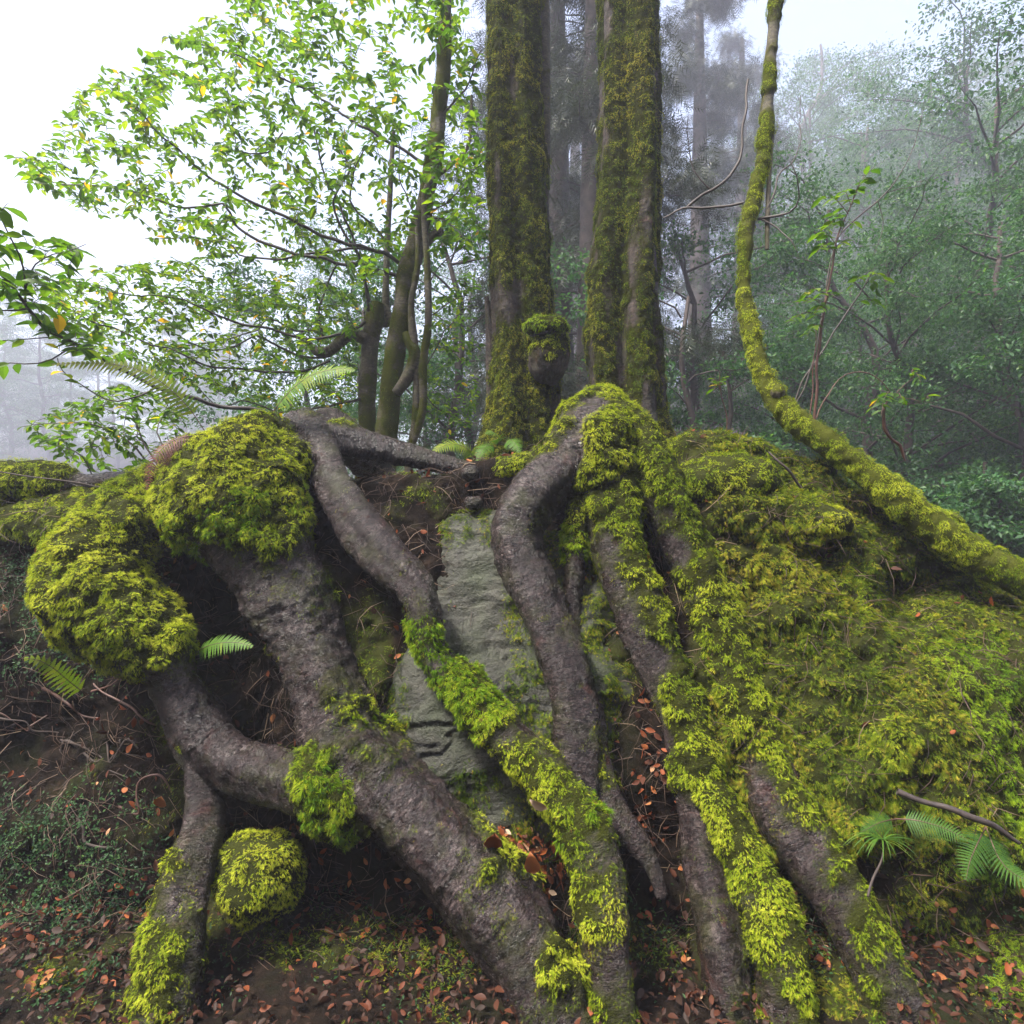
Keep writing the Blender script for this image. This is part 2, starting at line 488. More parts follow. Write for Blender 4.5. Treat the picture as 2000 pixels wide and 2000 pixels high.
# ------------------------------------------------------------------ tubes
def spline(pts, step):
    """Catmull-Rom through rows of pts (xyz + radius), resampled about every step metres"""
    A = np.asarray(pts, float)
    A = np.concatenate([[2 * A[0] - A[1]], A, [2 * A[-1] - A[-2]]])
    out = []; tt = []
    nseg = len(A) - 3
    for i in range(nseg):
        p0, p1, p2, p3 = A[i:i + 4]
        m = max(2, int(np.linalg.norm(p2[:3] - p1[:3]) / step))
        for k in range(m):
            t = k / m
            out.append(0.5 * ((2 * p1) + (-p0 + p2) * t + (2 * p0 - 5 * p1 + 4 * p2 - p3) * t * t + (-p0 + 3 * p1 - 3 * p2 + p3) * t ** 3))
            tt.append(i + t)
    out.append(A[-2]); tt.append(nseg)
    return np.array(out), np.array(tt)

def frames(C):
    T = np.gradient(C, axis=0); T = nrm(T)
    ref = np.array([1.0, 0, 0]) if abs(T[0][0]) < .8 else np.array([0, 1.0, 0])
    U = np.zeros_like(C)
    u = ref - T[0] * (ref @ T[0]); u /= np.linalg.norm(u)
    for i in range(len(C)):
        u = u - T[i] * (u @ T[i]); u /= np.linalg.norm(u) + 1e-9; U[i] = u
    return T, U, np.cross(T, U)

def grid_faces(m, n, wrap=True):
    i = np.arange(m - 1)[:, None]; j = np.arange(n if wrap else n - 1)[None]
    j2 = (j + 1) % n if wrap else j + 1
    a = i * n + j; b = i * n + j2; c = (i + 1) * n + j2; d = (i + 1) * n + j
    return np.stack(np.broadcast_arrays(a, b, c, d), -1).reshape(-1, 4)

def tube(pts, step=0.012, nseg=40, lump=0.12, fine=0.05, lobes=None, seed=0, mossf=None, thick=0.0, freq=5.0, cap=True, ring=0.0):
    S, t = spline(pts, step)
    C, r = S[:, :3], np.maximum(S[:, 3], 1e-4)
    T, U, B = frames(C)
    th = np.linspace(0, 2 * pi, nseg, endpoint=False)
    dirs = U[:, None] * np.cos(th)[None, :, None] + B[:, None] * np.sin(th)[None, :, None]
    rr = np.broadcast_to(r[:, None], (len(C), nseg)).copy()
    if lobes is not None: rr *= lobes(t[:, None], th[None])
    V = (C[:, None] + dirs * rr[..., None]).reshape(-1, 3)
    D = dirs.reshape(-1, 3); R = rr.ravel()
    tt = np.repeat(t, nseg)
    disp = R * lump * fbm(V, freq, 3, seed) + R * fine * fbm(V, freq * 7, 3, seed + 9)
    if ring:
        ang = np.tile(th, len(C)); La = np.repeat(np.concatenate([[0], np.cumsum(np.linalg.norm(np.diff(C, axis=0), axis=1))]), nseg)
        disp = disp + ring * (0.6 * R + .01) * fbm(np.stack([La * 30, np.cos(ang) * 1.3, np.sin(ang) * 1.3 + La * 4], 1), 1.0, 3, seed + 2)
    mm = np.zeros(len(V))
    if mossf is not None:
        mm = np.clip(mossf(tt, V, D), 0, 1)
        disp = disp + thick * sstep(0.35, 0.75, mm) * (0.8 + 0.75 * fbm(V, 11, 2, seed + 5) + 0.45 * fbm(V, 27, 2, seed + 6))
    V = V + D * disp[:, None]
    L = np.concatenate([[0], np.cumsum(np.linalg.norm(np.diff(C, axis=0), axis=1))])
    rm = float(np.mean(r))
    # v runs 0..c and back so the seam does not show
    vv = np.minimum(th, 2 * pi - th) * rm
    uv = np.stack([np.repeat(L, nseg), np.tile(vv, len(C))], 1)
    F = grid_faces(len(C), nseg)
    if cap:   # close both ends to a point
        V = np.concatenate([V, C[:1] - T[:1] * r[0] * .4, C[-1:] + T[-1:] * r[-1] * .4])
        n0 = len(V) - 2; m = len(C)
        j = np.arange(nseg); j2 = (j + 1) % nseg
        F = np.concatenate([F, np.stack([j2, j, np.full(nseg, n0), np.full(nseg, n0)], 1)[:, [0, 1, 2, 2]],
                            np.stack([(m - 1) * nseg + j, (m - 1) * nseg + j2, np.full(nseg, n0 + 1), np.full(nseg, n0 + 1)], 1)])
        mm = np.concatenate([mm, [0, 0]]); uv = np.concatenate([uv, [[0, 0]], [[L[-1], 0]]])
    return V, F, uv, mm

def clean_faces(me):
    me.validate(clean_customdata=False)

def thin(pts, nseg=5, step=0.05, wob=0.0, seed=0):
    S, t = spline(pts, step)
    C, r = S[:, :3], np.maximum(S[:, 3], 2e-4)
    if wob: C = C + wob * np.stack([vnoise(C * 9 + k * 11.1, seed + k) for k in range(3)], 1)
    T, U, B = frames(C)
    th = np.linspace(0, 2 * pi, nseg, endpoint=False)
    V = (C[:, None] + (U[:, None] * np.cos(th)[None, :, None] + B[:, None] * np.sin(th)[None, :, None]) * r[:, None, None]).reshape(-1, 3)
    return V, grid_faces(len(C), nseg), C, T

# ================================================================== SETTING
def build_setting():
    # one ground sheet: forest floor at the camera, dipping behind the bank, rising to wooded slopes ahead; an added rise behind the camera blocks light
    xs = np.concatenate([np.linspace(-160, -6, 70), np.linspace(-5.8, 5.8, 100), np.linspace(6, 160, 70)])
    ys = np.concatenate([np.linspace(-40, -6.5, 30), np.linspace(-6, 1, 10), np.linspace(1.1, 4, 50), np.linspace(4.2, 160, 130)])
    X, Y = np.meshgrid(xs, ys)
    p = np.stack([X.ravel(), Y.ravel(), 0 * X.ravel()], 1)
    z = ground_z(p[:, 0], p[:, 1])
    near = np.exp(-((p[:, 1] - 2) / 3) ** 2)
    z = z + 0.02 * fbm(p, 5, 3, 3) * near + 0.35 * fbm(p, .3, 3, 4) * (1 - near)
    V = np.stack([p[:, 0], p[:, 1], z], 1)
    me = mesh_np("forest_floor", V, grid_faces(len(ys), len(xs), False), M['floor'])
    tag(obj("forest_floor", me), kind="structure")

def ground_z(x, y):
    back = sstep(3.6, 7.5, y)
    z = -1.6 * back - 0.03 + 0 * x
    right = np.clip(y - 14, 0, 44) * (0.10 + 0.30 * sstep(-2, 22, x))
    left = np.clip(y - 45, 0, 80) * 0.16 * sstep(2, -30, x)
    return z + right + left + np.clip(-y - 3.5, 0, 40) * .95  # last term: unseen slope behind the camera, added to block frontal sky light

def build_bank():
    xs = np.linspace(-3.4, 3.4, 460)
    prof = []      # (kind, value)
    for y in np.linspace(0, 1, 14): prof.append(('foot', y))
    for s in np.linspace(0.012, 1, 190): prof.append(('face', s))
    for b in np.linspace(0.015, 1, 46): prof.append(('top', b))
    rows = []
    zt = ztop(xs)
    for k, v in prof:
        if k == 'foot':
            y = 1.9 + (bank_y(xs, 0 * xs) - 1.9) * v; z = -0.10 + 0.10 * v + 0 * xs
        elif k == 'face':
            z = zt * v; y = bank_y(xs, z)
        else:
            y = bank_y(xs, zt) + 1.5 * v
            z = zt - 0.02 * v - 2.2 * sstep(0.35, 1.0, v)
        rows.append(np.stack([xs, y, z], 1))
    V = np.concatenate(rows)
    F = grid_faces(len(prof), len(xs), False)
    # normals for displacement
    G = V.reshape(len(prof), len(xs), 3)
    n = np.cross(np.gradient(G, axis=1), np.gradient(G, axis=0)).reshape(-1, 3); n = nrm(n)
    px, py = proj(V)
    right = sstep(1230, 1420, px)
    mo = fbm(V, 4.5, 4, 21)
    cov = np.clip(0.32 + 0.68 * right, 0, 1)
    cov = np.maximum(cov, sstep(300, 150, px) * sstep(1060, 1000, py))          # left shoulder
    cov = np.maximum(cov, 0.72 * sstep(560, 620, px) * sstep(790, 720, px) * sstep(1000, 1080, py) * sstep(1420, 1250, py))
    cov = np.maximum(cov, 0.62 * sstep(640, 720, px) * sstep(920, 850, px) * sstep(1080, 980, py) * sstep(900, 930, py))
    cov = np.maximum(cov, 0.75 * sstep(880, 960, px) * sstep(930, 890, py))
    cov = np.maximum(cov, 0.5 * sstep(1090, 1120, px) * sstep(1250, 1220, px))
    cov *= 1 - 0.35 * np.exp(-((px - 1560) / 130) ** 2 - ((py - 1050) / 60) ** 2)
    cov *= 1 - 0.6 * np.exp(-((px - 1800) / 130) ** 2 - ((py - 1150) / 50) ** 2)
    cov *= 1 - 0.7 * np.exp(-((px - 1600) / 200) ** 2 - ((py - 1640) / 50) ** 2)
    cov *= 1 - 0.8 * np.exp(-((px - 1250) / 60) ** 2 - ((py - 1500) / 160) ** 2)
    low = sstep(1660, 1720, py)
    cov = cov * (1 - low) + low * np.clip(0.45 + 0.3 * right, 0, 1)
    cov = np.where(V[:, 1] > 3.4, 0.5, cov)
    m = np.clip(cov + 0.55 * mo - 0.12 + .28 * right * sstep(1700, 1600, py), 0, 1)
    d = 0.085 * fbm(V, 3.2, 4, 5) + 0.03 * fbm(V, 14, 4, 6) + sstep(.3, .8, m) * (0.03 + 0.05 * fbm(V, 7, 3, 8) + .022 * fbm(V, 19, 2, 9))
    V = V - n * 0 + n * np.where((n @ np.array([0, -1, .7]) > 0), 1, -1)[:, None] * d[:, None]
    me = mesh_np("earth_bank", V, F, M['soil'], True, {"moss": m})
    tag(obj("earth_bank", me), kind="structure")
    return V, F, m

BANK = None

# ================================================================== RUN (structure first)
build_setting()
BV, BF, BM = build_bank()

# ------------------------------------------------------------------ boulder showing through the bank
def build_boulder():
    c = P(975, 1270, 3.0)
    nu, nv = 420, 300
    u = np.linspace(0, 2 * pi, nu, endpoint=False); v = np.linspace(-pi / 2, pi / 2, nv)
    Uu, Vv = np.meshgrid(u, v)
    def sp(w, e): return np.sign(w) * np.abs(w) ** e
    X = sp(np.cos(Vv), .6) * sp(np.cos(Uu), .7); Y = sp(np.cos(Vv), .6) * sp(np.sin(Uu), .7); Z = sp(np.sin(Vv), .65)
    V = np.stack([X.ravel() * .64, Y.ravel() * .36, Z.ravel() * .78], 1)
    d = nrm(V)
    V = V + d * (0.10 * fbm(V, 2.6, 3, 41) + 0.06 * np.round(3.0 * fbm(V @ np.array([[1, 0, .3], [0, 1, 0], [-.25, 0, 2.2]]), 2.4, 3, 44)) / 3.0 + 0.018 * fbm(V * np.array([2, 2, 9]), 2.5, 4, 42) + 0.012 * fbm(V, 18, 4, 43))[:, None]
    a = radians(-21)          # leans back with the bank
    R = np.array([[1, 0, 0], [0, math.cos(a), -math.sin(a)], [0, math.sin(a), math.cos(a)]])
    V = V @ R.T
    F = grid_faces(nv, nu)
    me = mesh_np("boulder", V, F, M['rock'])
    o = obj("boulder", me, None, c)
    px, py = proj(V + c)
    e = np.maximum.reduce([sstep(800, 720, px), sstep(1060, 960, py) * .9, sstep(920, 980, px) * .62, sstep(1090, 1140, px) * .85, sstep(1400, 1480, py) * .3])
    moss_on(V, F, np.clip(e * 1.0 + .6 * fbm(V, 6, 3, 45), 0, 1) * (V[:, 1] < .1), o, (0, 0, 0), np.random.default_rng(45), 7500, (.024, .05), 'moss_deep', (.55, .2), thr=(.22, .6))
    tag(o, "grey green weathered boulder laid bare between the twisting bare root and the central roots", "boulder")

# ------------------------------------------------------------------ roots
def rad(r, Y): return r / W * K * Y

def path(pts, emb=0.35):
    """photo points (px, py, radius px, [depth or offset]) to xyz + radius, lying on the bank"""
    out = []
    for p in pts:
        px, py, r = p[:3]
        e = p[3] if len(p) > 3 else None
        if e is not None and abs(e) > 1.0: Y = e
        else:
            Y = hit(px, py)
            Y = Y - rad(r, Y) * emb + (e or 0.0)
        q = P(px, py, Y)
        out.append((q[0], q[1], q[2], rad(r, Y)))
    return out

def moss_profile(cov, seed, amp=0.75, up=0.25, freq=7.0, side=None, bare=None):
    ct = [c[0] for c in cov]; cv = [c[1] * 1.25 - .25 if c[1] < 1 else c[1] for c in cov]
    def f(t, V, D):
        m = np.interp(t, ct, cv) + amp * fbm(V * (np.array([1, 1, .4]) if freq == 4.5 else 1.0), freq * (1.5 if freq == 4.5 else 1.0), 4, seed) * 1.2 + up * (D[:, 2] + 0.2)
        if side is not None: m = m + side[1] * (D @ np.asarray(side[0], float))
        if bare is not None:
            pts, r = bare
            for a, b_ in zip(pts[:-1], pts[1:]):
                a = np.array(a); b_ = np.array(b_); u = np.clip(((V - a) @ (b_ - a)) / ((b_ - a) @ (b_ - a)), 0, 1)
                dd = np.linalg.norm(V - (a + u[:, None] * (b_ - a)), axis=1)
                m = m - 1.6 * np.exp(-(dd / r) ** 2)
        return m
    return f

FROND_STATS = [0]
def moss_on(V, F, mm, parent, off, rng, dens, size=(0.020, 0.038), mat='moss', tint=(0.62, 0.17), tm='frond', thr=(0.45, 0.7), hang=0.8, lift=(12, 50), name="moss", front_only=True, tfreq=4.0):
    w = sstep(thr[0], thr[1], mm)
    if front_only:
        w = w * (V[:, 1] < 99)
    T = np.concatenate([F[:, [0, 1, 2]], F[:, [0, 2, 3]]])
    ar = np.linalg.norm(np.cross(V[T[:, 1]] - V[T[:, 0]], V[T[:, 2]] - V[T[:, 0]]), axis=1) * .5
    n = int((ar * w[T].mean(1)).sum() * dens * (5.2 if tm == 'frond' else 2.4))
    if n < 3: return None
    p, nn, _ = tri_sample(V, F, n, rng, w)
    cl = fbm(p, 26, 2, 77)                       # small cushions: clumps and gaps
    keep = rng.random(n) < np.clip(0.62 + 1.5 * cl, 0.10, 1)
    p, nn, cl = p[keep], nn[keep], cl[keep]
    p = p + nn * (0.020 * np.clip(cl + .25, 0, 1))[:, None] - nn * 0.004
    n = len(p)
    t = tint[0] + tint[1] * rng.normal(0, 0.8, n) + 0.36 * fbm(p, tfreq, 3, 91) + 0.16 * cl  # clump crests tinted lighter, gaps darker: light and shade put into the colour
    t = np.clip(t, 0.02, .95); t[rng.random(n) < .025 + .06 * (fbm(p, 6, 2, 95) > .35)] = 1.0
    v, f, a = fronds(p, nn, rng, rng.uniform(size[0], size[1], n) * rng.choice([.6, 1.0, 1.25], n, p=[.35, .5, .15]) * (.41 if tm == 'frond' else .62) * (1 + .25 * cl), t, tm, hang, lift)
    FROND_STATS[0] += n
    me = mesh_np(name, v - np.asarray(off), f, M[mat], False, {"tint": a})
    o = obj(name, me, parent)
    tag(o, kind="stuff")
    return o

def root_part(parent, off, pts, name="root", emb=0.35, cov=None, thick=0.018, seed=1, nseg=44, lump=0.15, fine=0.06, mat='bark', dens=9000, amp=0.75, up=0.25,
              tuft=None, side=None, step=0.008, lobes=None, size=(0.020, 0.038), tint=(0.62, 0.17), mossmat='moss', freq=5.0, raw=False, mfreq=7.0, label=None, bare=None):
    rng = np.random.default_rng(seed)
    pp = pts if raw else path(pts, emb)
    mf = moss_profile(cov, seed, amp, up, mfreq, side, bare) if cov else None
    if lobes is None and mat == 'bark':
        q = np.random.default_rng(seed + 500).uniform(0, 6.28, 4)
        lobes = lambda t, th: 1 + .10 * np.cos(2 * th + q[0] + .35 * t) + .06 * np.cos(3 * th + q[1] - .5 * t) + .05 * np.sin(1.7 * t + q[2]) + 0.04 * np.cos(5 * th + q[3] + .3 * t)
    V, F, uv, mm = tube(pp, step, nseg, lump, fine, lobes, seed, mf, thick, freq, True, .10 if mat == 'bark' else 0.0)
    me = mesh_np(name, V - np.asarray(off), F, M[mat], True, {"moss": mm}, uv)
    o = obj(name, me, parent)
    if label: o["label"] = label
    if cov:
        moss_on(V, F, mm, o, off, rng, dens, size, mossmat, tint)
        fl = sstep(.12, .5, mm + .22 * fbm(V, 30, 2, seed + 70)) * (1 - .7 * sstep(.55, .8, mm))
        moss_on(V, F, fl, o, off, rng, dens * .55, (size[0] * .5, size[1] * .6), 'moss_deep', (.55, .2), thr=(.3, .8), lift=(5, 40), name='moss_felt')
        if tuft:
            ct = [c[0] for c in tuft]; cvv = [c[1] for c in tuft]
            # long-haired moss on chosen stretches
            S = np.repeat(np.arange(len(V)), 1)
            _, tt = spline(pp, step)
            tv = np.concatenate([np.repeat(tt, nseg), [0, 0]])
            w = np.interp(tv, ct, cvv) * sstep(-.25, .25, fbm(V, 9, 2, seed + 3) + np.interp(tv, ct, cvv) - .5)
            moss_on(V, F, w, o, off, rng, 4200, (0.03, 0.055), 'moss_green', (0.6, .15), 'tuft', (0.3, 0.6), 0.9, (15, 60), "hair_moss")
    return o

build_boulder()

# --- left: arching root with a big moss hump
base = P(520, 1760, 2.35); base[2] = 0
ARCH = thing("arching_root", "big arching root on the left under a bright moss hump, forking over the dark hollow", "tree root", base)
root_part(ARCH, base, [(720, 900, 26, 3.85), (665, 838, 36, 3.55), (620, 812, 44, 3.34), (565, 838, 50, 3.12), (500, 875, 72, 2.96), (442, 928, 102, 2.80), (478, 1000, 84, 2.76), (528, 1080, 68, 2.73),
                       (560, 1150, 70, 2.71), (594, 1230, 70, 2.67), (622, 1310, 72, 2.61), (656, 1400, 80, 2.51), (715, 1480, 88, 2.40), (800, 1560, 84, 2.32), (890, 1660, 82, 2.22), (975, 1770, 80, 2.14), (1050, 1940, 74, 2.02), (1110, 2120, 66, 1.96)],
          cov=[(0, 0), (3, 0), (3.6, .5), (4.1, 1.1), (5.6, 1.05), (6.3, .55), (7, .25), (10, .15), (11, .3), (12, .22), (13, .12), (16, .3)], thick=0.045, seed=11, nseg=84, lump=.11, dens=11000,
          side=((0.55, 0, 0.2), .30), size=(0.022, 0.042), amp=.6, tuft=[(0, 0), (5.2, 0), (5.6, .8), (6.2, .75), (6.5, 0), (10.6, 0), (11, .55), (11.5, .4), (12, 0)], tint=(.66, .16))
root_part(ARCH, base, [(350, 925, 30, 2.95), (285, 955, 44, 2.86), (228, 1000, 60, 2.72), (188, 1062, 72, 2.62), (190, 1125, 78, 2.56), (238, 1175, 74, 2.52), (292, 1222, 58, 2.49), (328, 1290, 46, 2.48),
                       (362, 1355, 50, 2.48), (395, 1410, 56, 2.47), (450, 1448, 50, 2.42), (530, 1472, 50, 2.36), (620, 1492, 54, 2.32), (700, 1515, 50, 2.36)],
          cov=[(0, 1), (1, 1.15), (5.0, 1.1), (6.1, .8), (6.7, .25), (9, .1), (10.5, .05), (11.5, .35), (12, .9), (13, .6)], thick=0.04, seed=12, nseg=64, lump=.12, dens=11000, amp=.55,
          size=(0.022, 0.042), tint=(.70, .15), tuft=[(0, 0), (11.3, 0), (11.8, .9), (12.6, .8), (13, .2)])
root_part(ARCH, base, [(392, 1390, 44, 2.52), (385, 1460, 36, 2.46), (386, 1530, 36, 2.40), (374, 1600, 44, 2.32), (352, 1670, 52, 2.24), (335, 1760, 58, 2.14), (314, 1920, 62, 2.04), (290, 2100, 62, 1.98)],
          cov=[(0, .15), (2.5, .2), (3.5, .45), (6, .6)], seed=13, amp=.8, side=((-.7, 0, 0), .3))
root_part(ARCH, base, [(560, 812, 40, 3.16), (600, 840, 32, 3.03), (622, 905, 34, 2.90), (655, 960, 33, 2.82), (692, 1012, 38, 2.78), (735, 1060, 39, 2.73), (778, 1098, 35, 2.68), (800, 1145, 29, 2.65),
                       (806, 1190, 26, 2.63), (822, 1240, 27, 2.60), (866, 1292, 38, 2.56), (925, 1362, 40, 2.49), (990, 1425, 41, 2.42), (1050, 1490, 46, 2.34), (1098, 1560, 50, 2.26), (1125, 1640, 48, 2.18), (1140, 1740, 46, 2.08), (1154, 1910, 46, 2.0), (1165, 2080, 44, 1.95)],
          cov=[(0, .15), (1.5, .12), (5, .06), (7.2, .35), (8.2, .5), (9, .6), (10, .85), (11, .55), (12, .5), (13, .7), (14, .75), (16, .55)], seed=14, nseg=40, amp=.55, thick=.016, side=((-.75, -.1, -.2), .22),
          tuft=[(0, 0), (7, 0), (7.6, .75), (8.3, .5), (8.8, .7), (9.5, 1), (11, .7), (11.6, .1), (13.2, .1), (14, .7), (14.6, 0)])
root_part(ARCH, base, [(590, 832, 27, 3.06), (655, 834, 29, 3.12), (735, 849, 26, 3.2), (815, 869, 22, 3.27), (868, 882, 18, 3.30), (905, 893, 15, 3.32), (950, 905, 12, 3.35)], cov=[(0, .3), (1, .05), (6, .1)], seed=15, nseg=32)

# --- left small root and moss log on the rim
b = P(170, 930, 3.1)
o = thing("surface_root", "thin pale root bridging the left rim, its far left end thick with moss", "tree root", b)
root_part(o, b, [(-240, 945, 40, 3.05), (-80, 932, 44, 3.08), (30, 922, 42, 3.10), (110, 920, 34, 3.12), (160, 916, 19, 3.13), (215, 910, 17, 3.14), (275, 905, 19, 3.14), (350, 905, 20, 3.12)],
          cov=[(0, 1.2), (2.9, 1.1), (3.5, .7), (4, .1), (5.5, .0), (7, .6)], seed=16, nseg=36, amp=.5, thick=.03, tint=(.6, .17))

# --- centre: root crown spreading like a hand
base = P(1180, 1750, 2.3); base[2] = 0
HAND = thing("spreading_root", "central root crown with a mossy peak, spreading into four long roots like fingers", "tree root", base)
root_part(HAND, base, [(1165, 800, 34, 3.75), (1136, 772, 32, 3.42), (1124, 790, 48, 3.2), (1114, 838, 74, 3.03), (1106, 890, 84, 2.97), (1102, 940, 66, 2.97), (1100, 985, 36, 3.0)], name="root_crown",
          cov=[(0, 1), (1, .95), (2, .7), (3, .68), (4, .5), (5, .4), (6, .2)], seed=21, nseg=72, amp=.85, thick=.035, dens=11000, up=.1, lump=.14, mfreq=5.0, tint=(.68, .16), side=((.45, -.2, .2), .25), bare=([P(1128, 735, 3.1), P(1112, 790, 2.95), P(1085, 850, 2.87), P(1060, 905, 2.85)], .05))
root_part(HAND, base, [(1128, 775, 26, 3.16), (1108, 825, 38, 3.0), (1070, 878, 45, 2.90), (1015, 930, 47, 2.82), (977, 990, 45, 2.76), (986, 1065, 45, 2.71), (1026, 1150, 46, 2.66), (1060, 1240, 49, 2.61), (1083, 1330, 47, 2.56),
                       (1086, 1420, 45, 2.50), (1090, 1495, 40, 2.44), (1106, 1570, 34, 2.40)],
          cov=[(0, .8), (1.2, .62), (2, .5), (2.6, .22), (3.5, .16), (5, .12), (8, .10), (10, .3)], seed=22, amp=.7, nseg=52, side=((.7, .1, -.1), .28))
root_part(HAND, base, [(1122, 1330, 14, 2.62), (1124, 1400, 20, 2.53), (1136, 1475, 24, 2.47), (1162, 1540, 26, 2.41), (1200, 1585, 23, 2.36), (1228, 1630, 17, 2.33), (1250, 1690, 14, 2.30)], cov=[(0, .4), (2, .3), (4, .0), (6, .4)], seed=23, nseg=30)
root_part(HAND, base, [(1112, 890, 26, 2.93), (1100, 945, 24, 2.88), (1089, 1010, 20, 2.84), (1084, 1080, 19, 2.80), (1080, 1145, 19, 2.77), (1090, 1215, 17, 2.74), (1105, 1290, 14, 2.72)], cov=[(0, .1), (1, .4), (1.8, .8), (2.5, .75), (3, .15), (6, .2)], seed=24, nseg=28, amp=.5,
          tuft=[(0, 0), (1.5, 0), (1.9, .9), (2.6, .8), (2.9, 0)])
root_part(HAND, base, [(1132, 800, 36, 3.1), (1142, 865, 48, 2.95), (1150, 930, 50, 2.88), (1158, 1000, 42, 2.81), (1174, 1070, 39, 2.75), (1200, 1135, 39, 2.70), (1230, 1215, 42, 2.65), (1270, 1300, 42, 2.59), (1298, 1380, 38, 2.53),
                       (1314, 1450, 44, 2.48), (1314, 1530, 40, 2.42), (1322, 1610, 42, 2.35), (1342, 1690, 44, 2.26), (1362, 1800, 46, 2.14), (1380, 1930, 48, 2.05), (1395, 2090, 46, 1.98)],
          cov=[(0, .6), (1.8, .45), (2.5, .85), (4, .8), (5, .5), (5.8, .4), (6.3, .2), (7.0, .75), (7.6, .95), (8.2, .6), (8.8, .85), (9.5, .8), (10, .3), (12, .3), (14, .4)], seed=25, nseg=52, amp=.6, thick=.022, side=((.6, 0, .1), .38), tint=(.6, .16))
root_part(HAND, base, [(1322, 1455, 30, 2.46), (1345, 1510, 34, 2.40), (1382, 1580, 37, 2.33), (1415, 1650, 40, 2.26), (1448, 1740, 42, 2.16), (1480, 1880, 44, 2.06), (1510, 2060, 44, 1.98)], cov=[(0, .7), (2, .8), (5, .7)], seed=26, nseg=36, amp=.5, thick=.025)
root_part(HAND, base, [(1140, 775, 30, 3.2), (1168, 818, 46, 3.07), (1205, 862, 47, 2.98), (1238, 920, 45, 2.90), (1276, 995, 36, 2.83), (1312, 1075, 36, 2.77), (1346, 1155, 39, 2.71), (1370, 1240, 43, 2.66), (1404, 1330, 46, 2.59), (1438, 1420, 48, 2.52),
                       (1470, 1510, 55, 2.43), (1525, 1600, 55, 2.33), (1580, 1690, 54, 2.23), (1640, 1800, 52, 2.12), (1705, 1930, 54, 2.03), (1770, 2100, 54, 1.97)],
          cov=[(0, .95), (3, .9), (3.8, .6), (4.4, .6), (5, .65), (5.8, .75), (7, .9), (8.2, .85), (9, .4), (9.8, .3), (10.5, .5), (12, .5), (14, .5)], seed=27, nseg=56, amp=.6, thick=.022, side=((.5, 0, .2), .3), tint=(.6, .16))

# --- right: leaning mossy trunk
base = P(1932, 1105, 2.85)
LEAN = thing("leaning_trunk", "slim moss covered trunk creeping along the right rim, then rising upright into fog", "tree", base)
root_part(LEAN, base, [(1475, -120, 10, 3.55), (1455, 100, 10, 3.5), (1442, 276, 10, 3.45), (1428, 350, 10.5, 3.42), (1412, 420, 10.5, 3.40), (1404, 490, 9, 3.37), (1404, 560, 9.5, 3.34), (1420, 640, 11.5, 3.28), (1446, 722, 14, 3.2), (1492, 786, 18, 3.12),
                       (1560, 838, 20, 3.04), (1640, 898, 22, 2.99), (1712, 958, 25, 2.94), (1790, 1018, 27, 2.90), (1870, 1066, 28, 2.87), (1950, 1102, 30, 2.84), (2060, 1160, 50, 2.76), (2250, 1270, 50, 2.7)], name="trunk",
          cov=[(0, .6), (2, .66), (4, .68), (5, .72), (6, .9), (7, .98), (9, 1.2), (17, 1.2)], seed=31, nseg=48, mat='bark_tree', amp=.55, thick=.014, size=(0.014, 0.028), dens=15000, tint=(.62, .15), up=.2, lump=.13)
v, f, C, T = thin([*[(*P(a, b_, y), r) for a, b_, y, r in ((1448, 470, 3.4, .012), (1448, 420, 3.4, .014), (1452, 340, 3.42, .013), (1456, 276, 3.45, .012), (1458, 120, 3.5, .011), (1466, -60, 3.55, .010))]], 8, .03, .006, 4)
tag(obj("branch", mesh_np("branch", v - base, f, M['bark_tree'], True), LEAN))
rng = np.random.default_rng(5)
for pts in ([(1430, 415, 3.4, .008), (1452, 408, 3.38, .007), (1490, 400, 3.3, .005), (1510, 372, 3.25, .0035), (1506, 330, 3.2, .003), (1492, 300, 3.2, .002)],
            [(1448, 395, 3.4, .006), (1470, 335, 3.4, .005), (1500, 300, 3.42, .004), (1508, 272, 3.45, .003), (1512, 180, 3.5, .002)],
            [(1434, 412, 3.4, .006), (1470, 430, 3.35, .004), (1490, 455, 3.3, .003), (1505, 478, 3.28, .0015)],
            [(1402, 385, 3.42, .007), (1340, 392, 3.5, .007), (1290, 395, 3.55, .006), (1252, 410, 3.6, .004)],
            [(1300, 392, 3.55, .008), (1325, 365, 3.55, .008), (1355, 352, 3.55, .008), (1385, 325, 3.55, .008), (1400, 276, 3.55, .008), (1412, 150, 3.6, .007)],
            [(1340, 354, 3.55, .005), (1310, 325, 3.55, .004), (1298, 285, 3.55, .003), (1300, 220, 3.5, .002)]):
    v, f, C, T = thin([(*P(a, b_, y), r) for a, b_, y, r in pts], 6, .03, .012, 8)
    obj("branch", mesh_np("branch", v - base, f, M['twig'], True), LEAN)
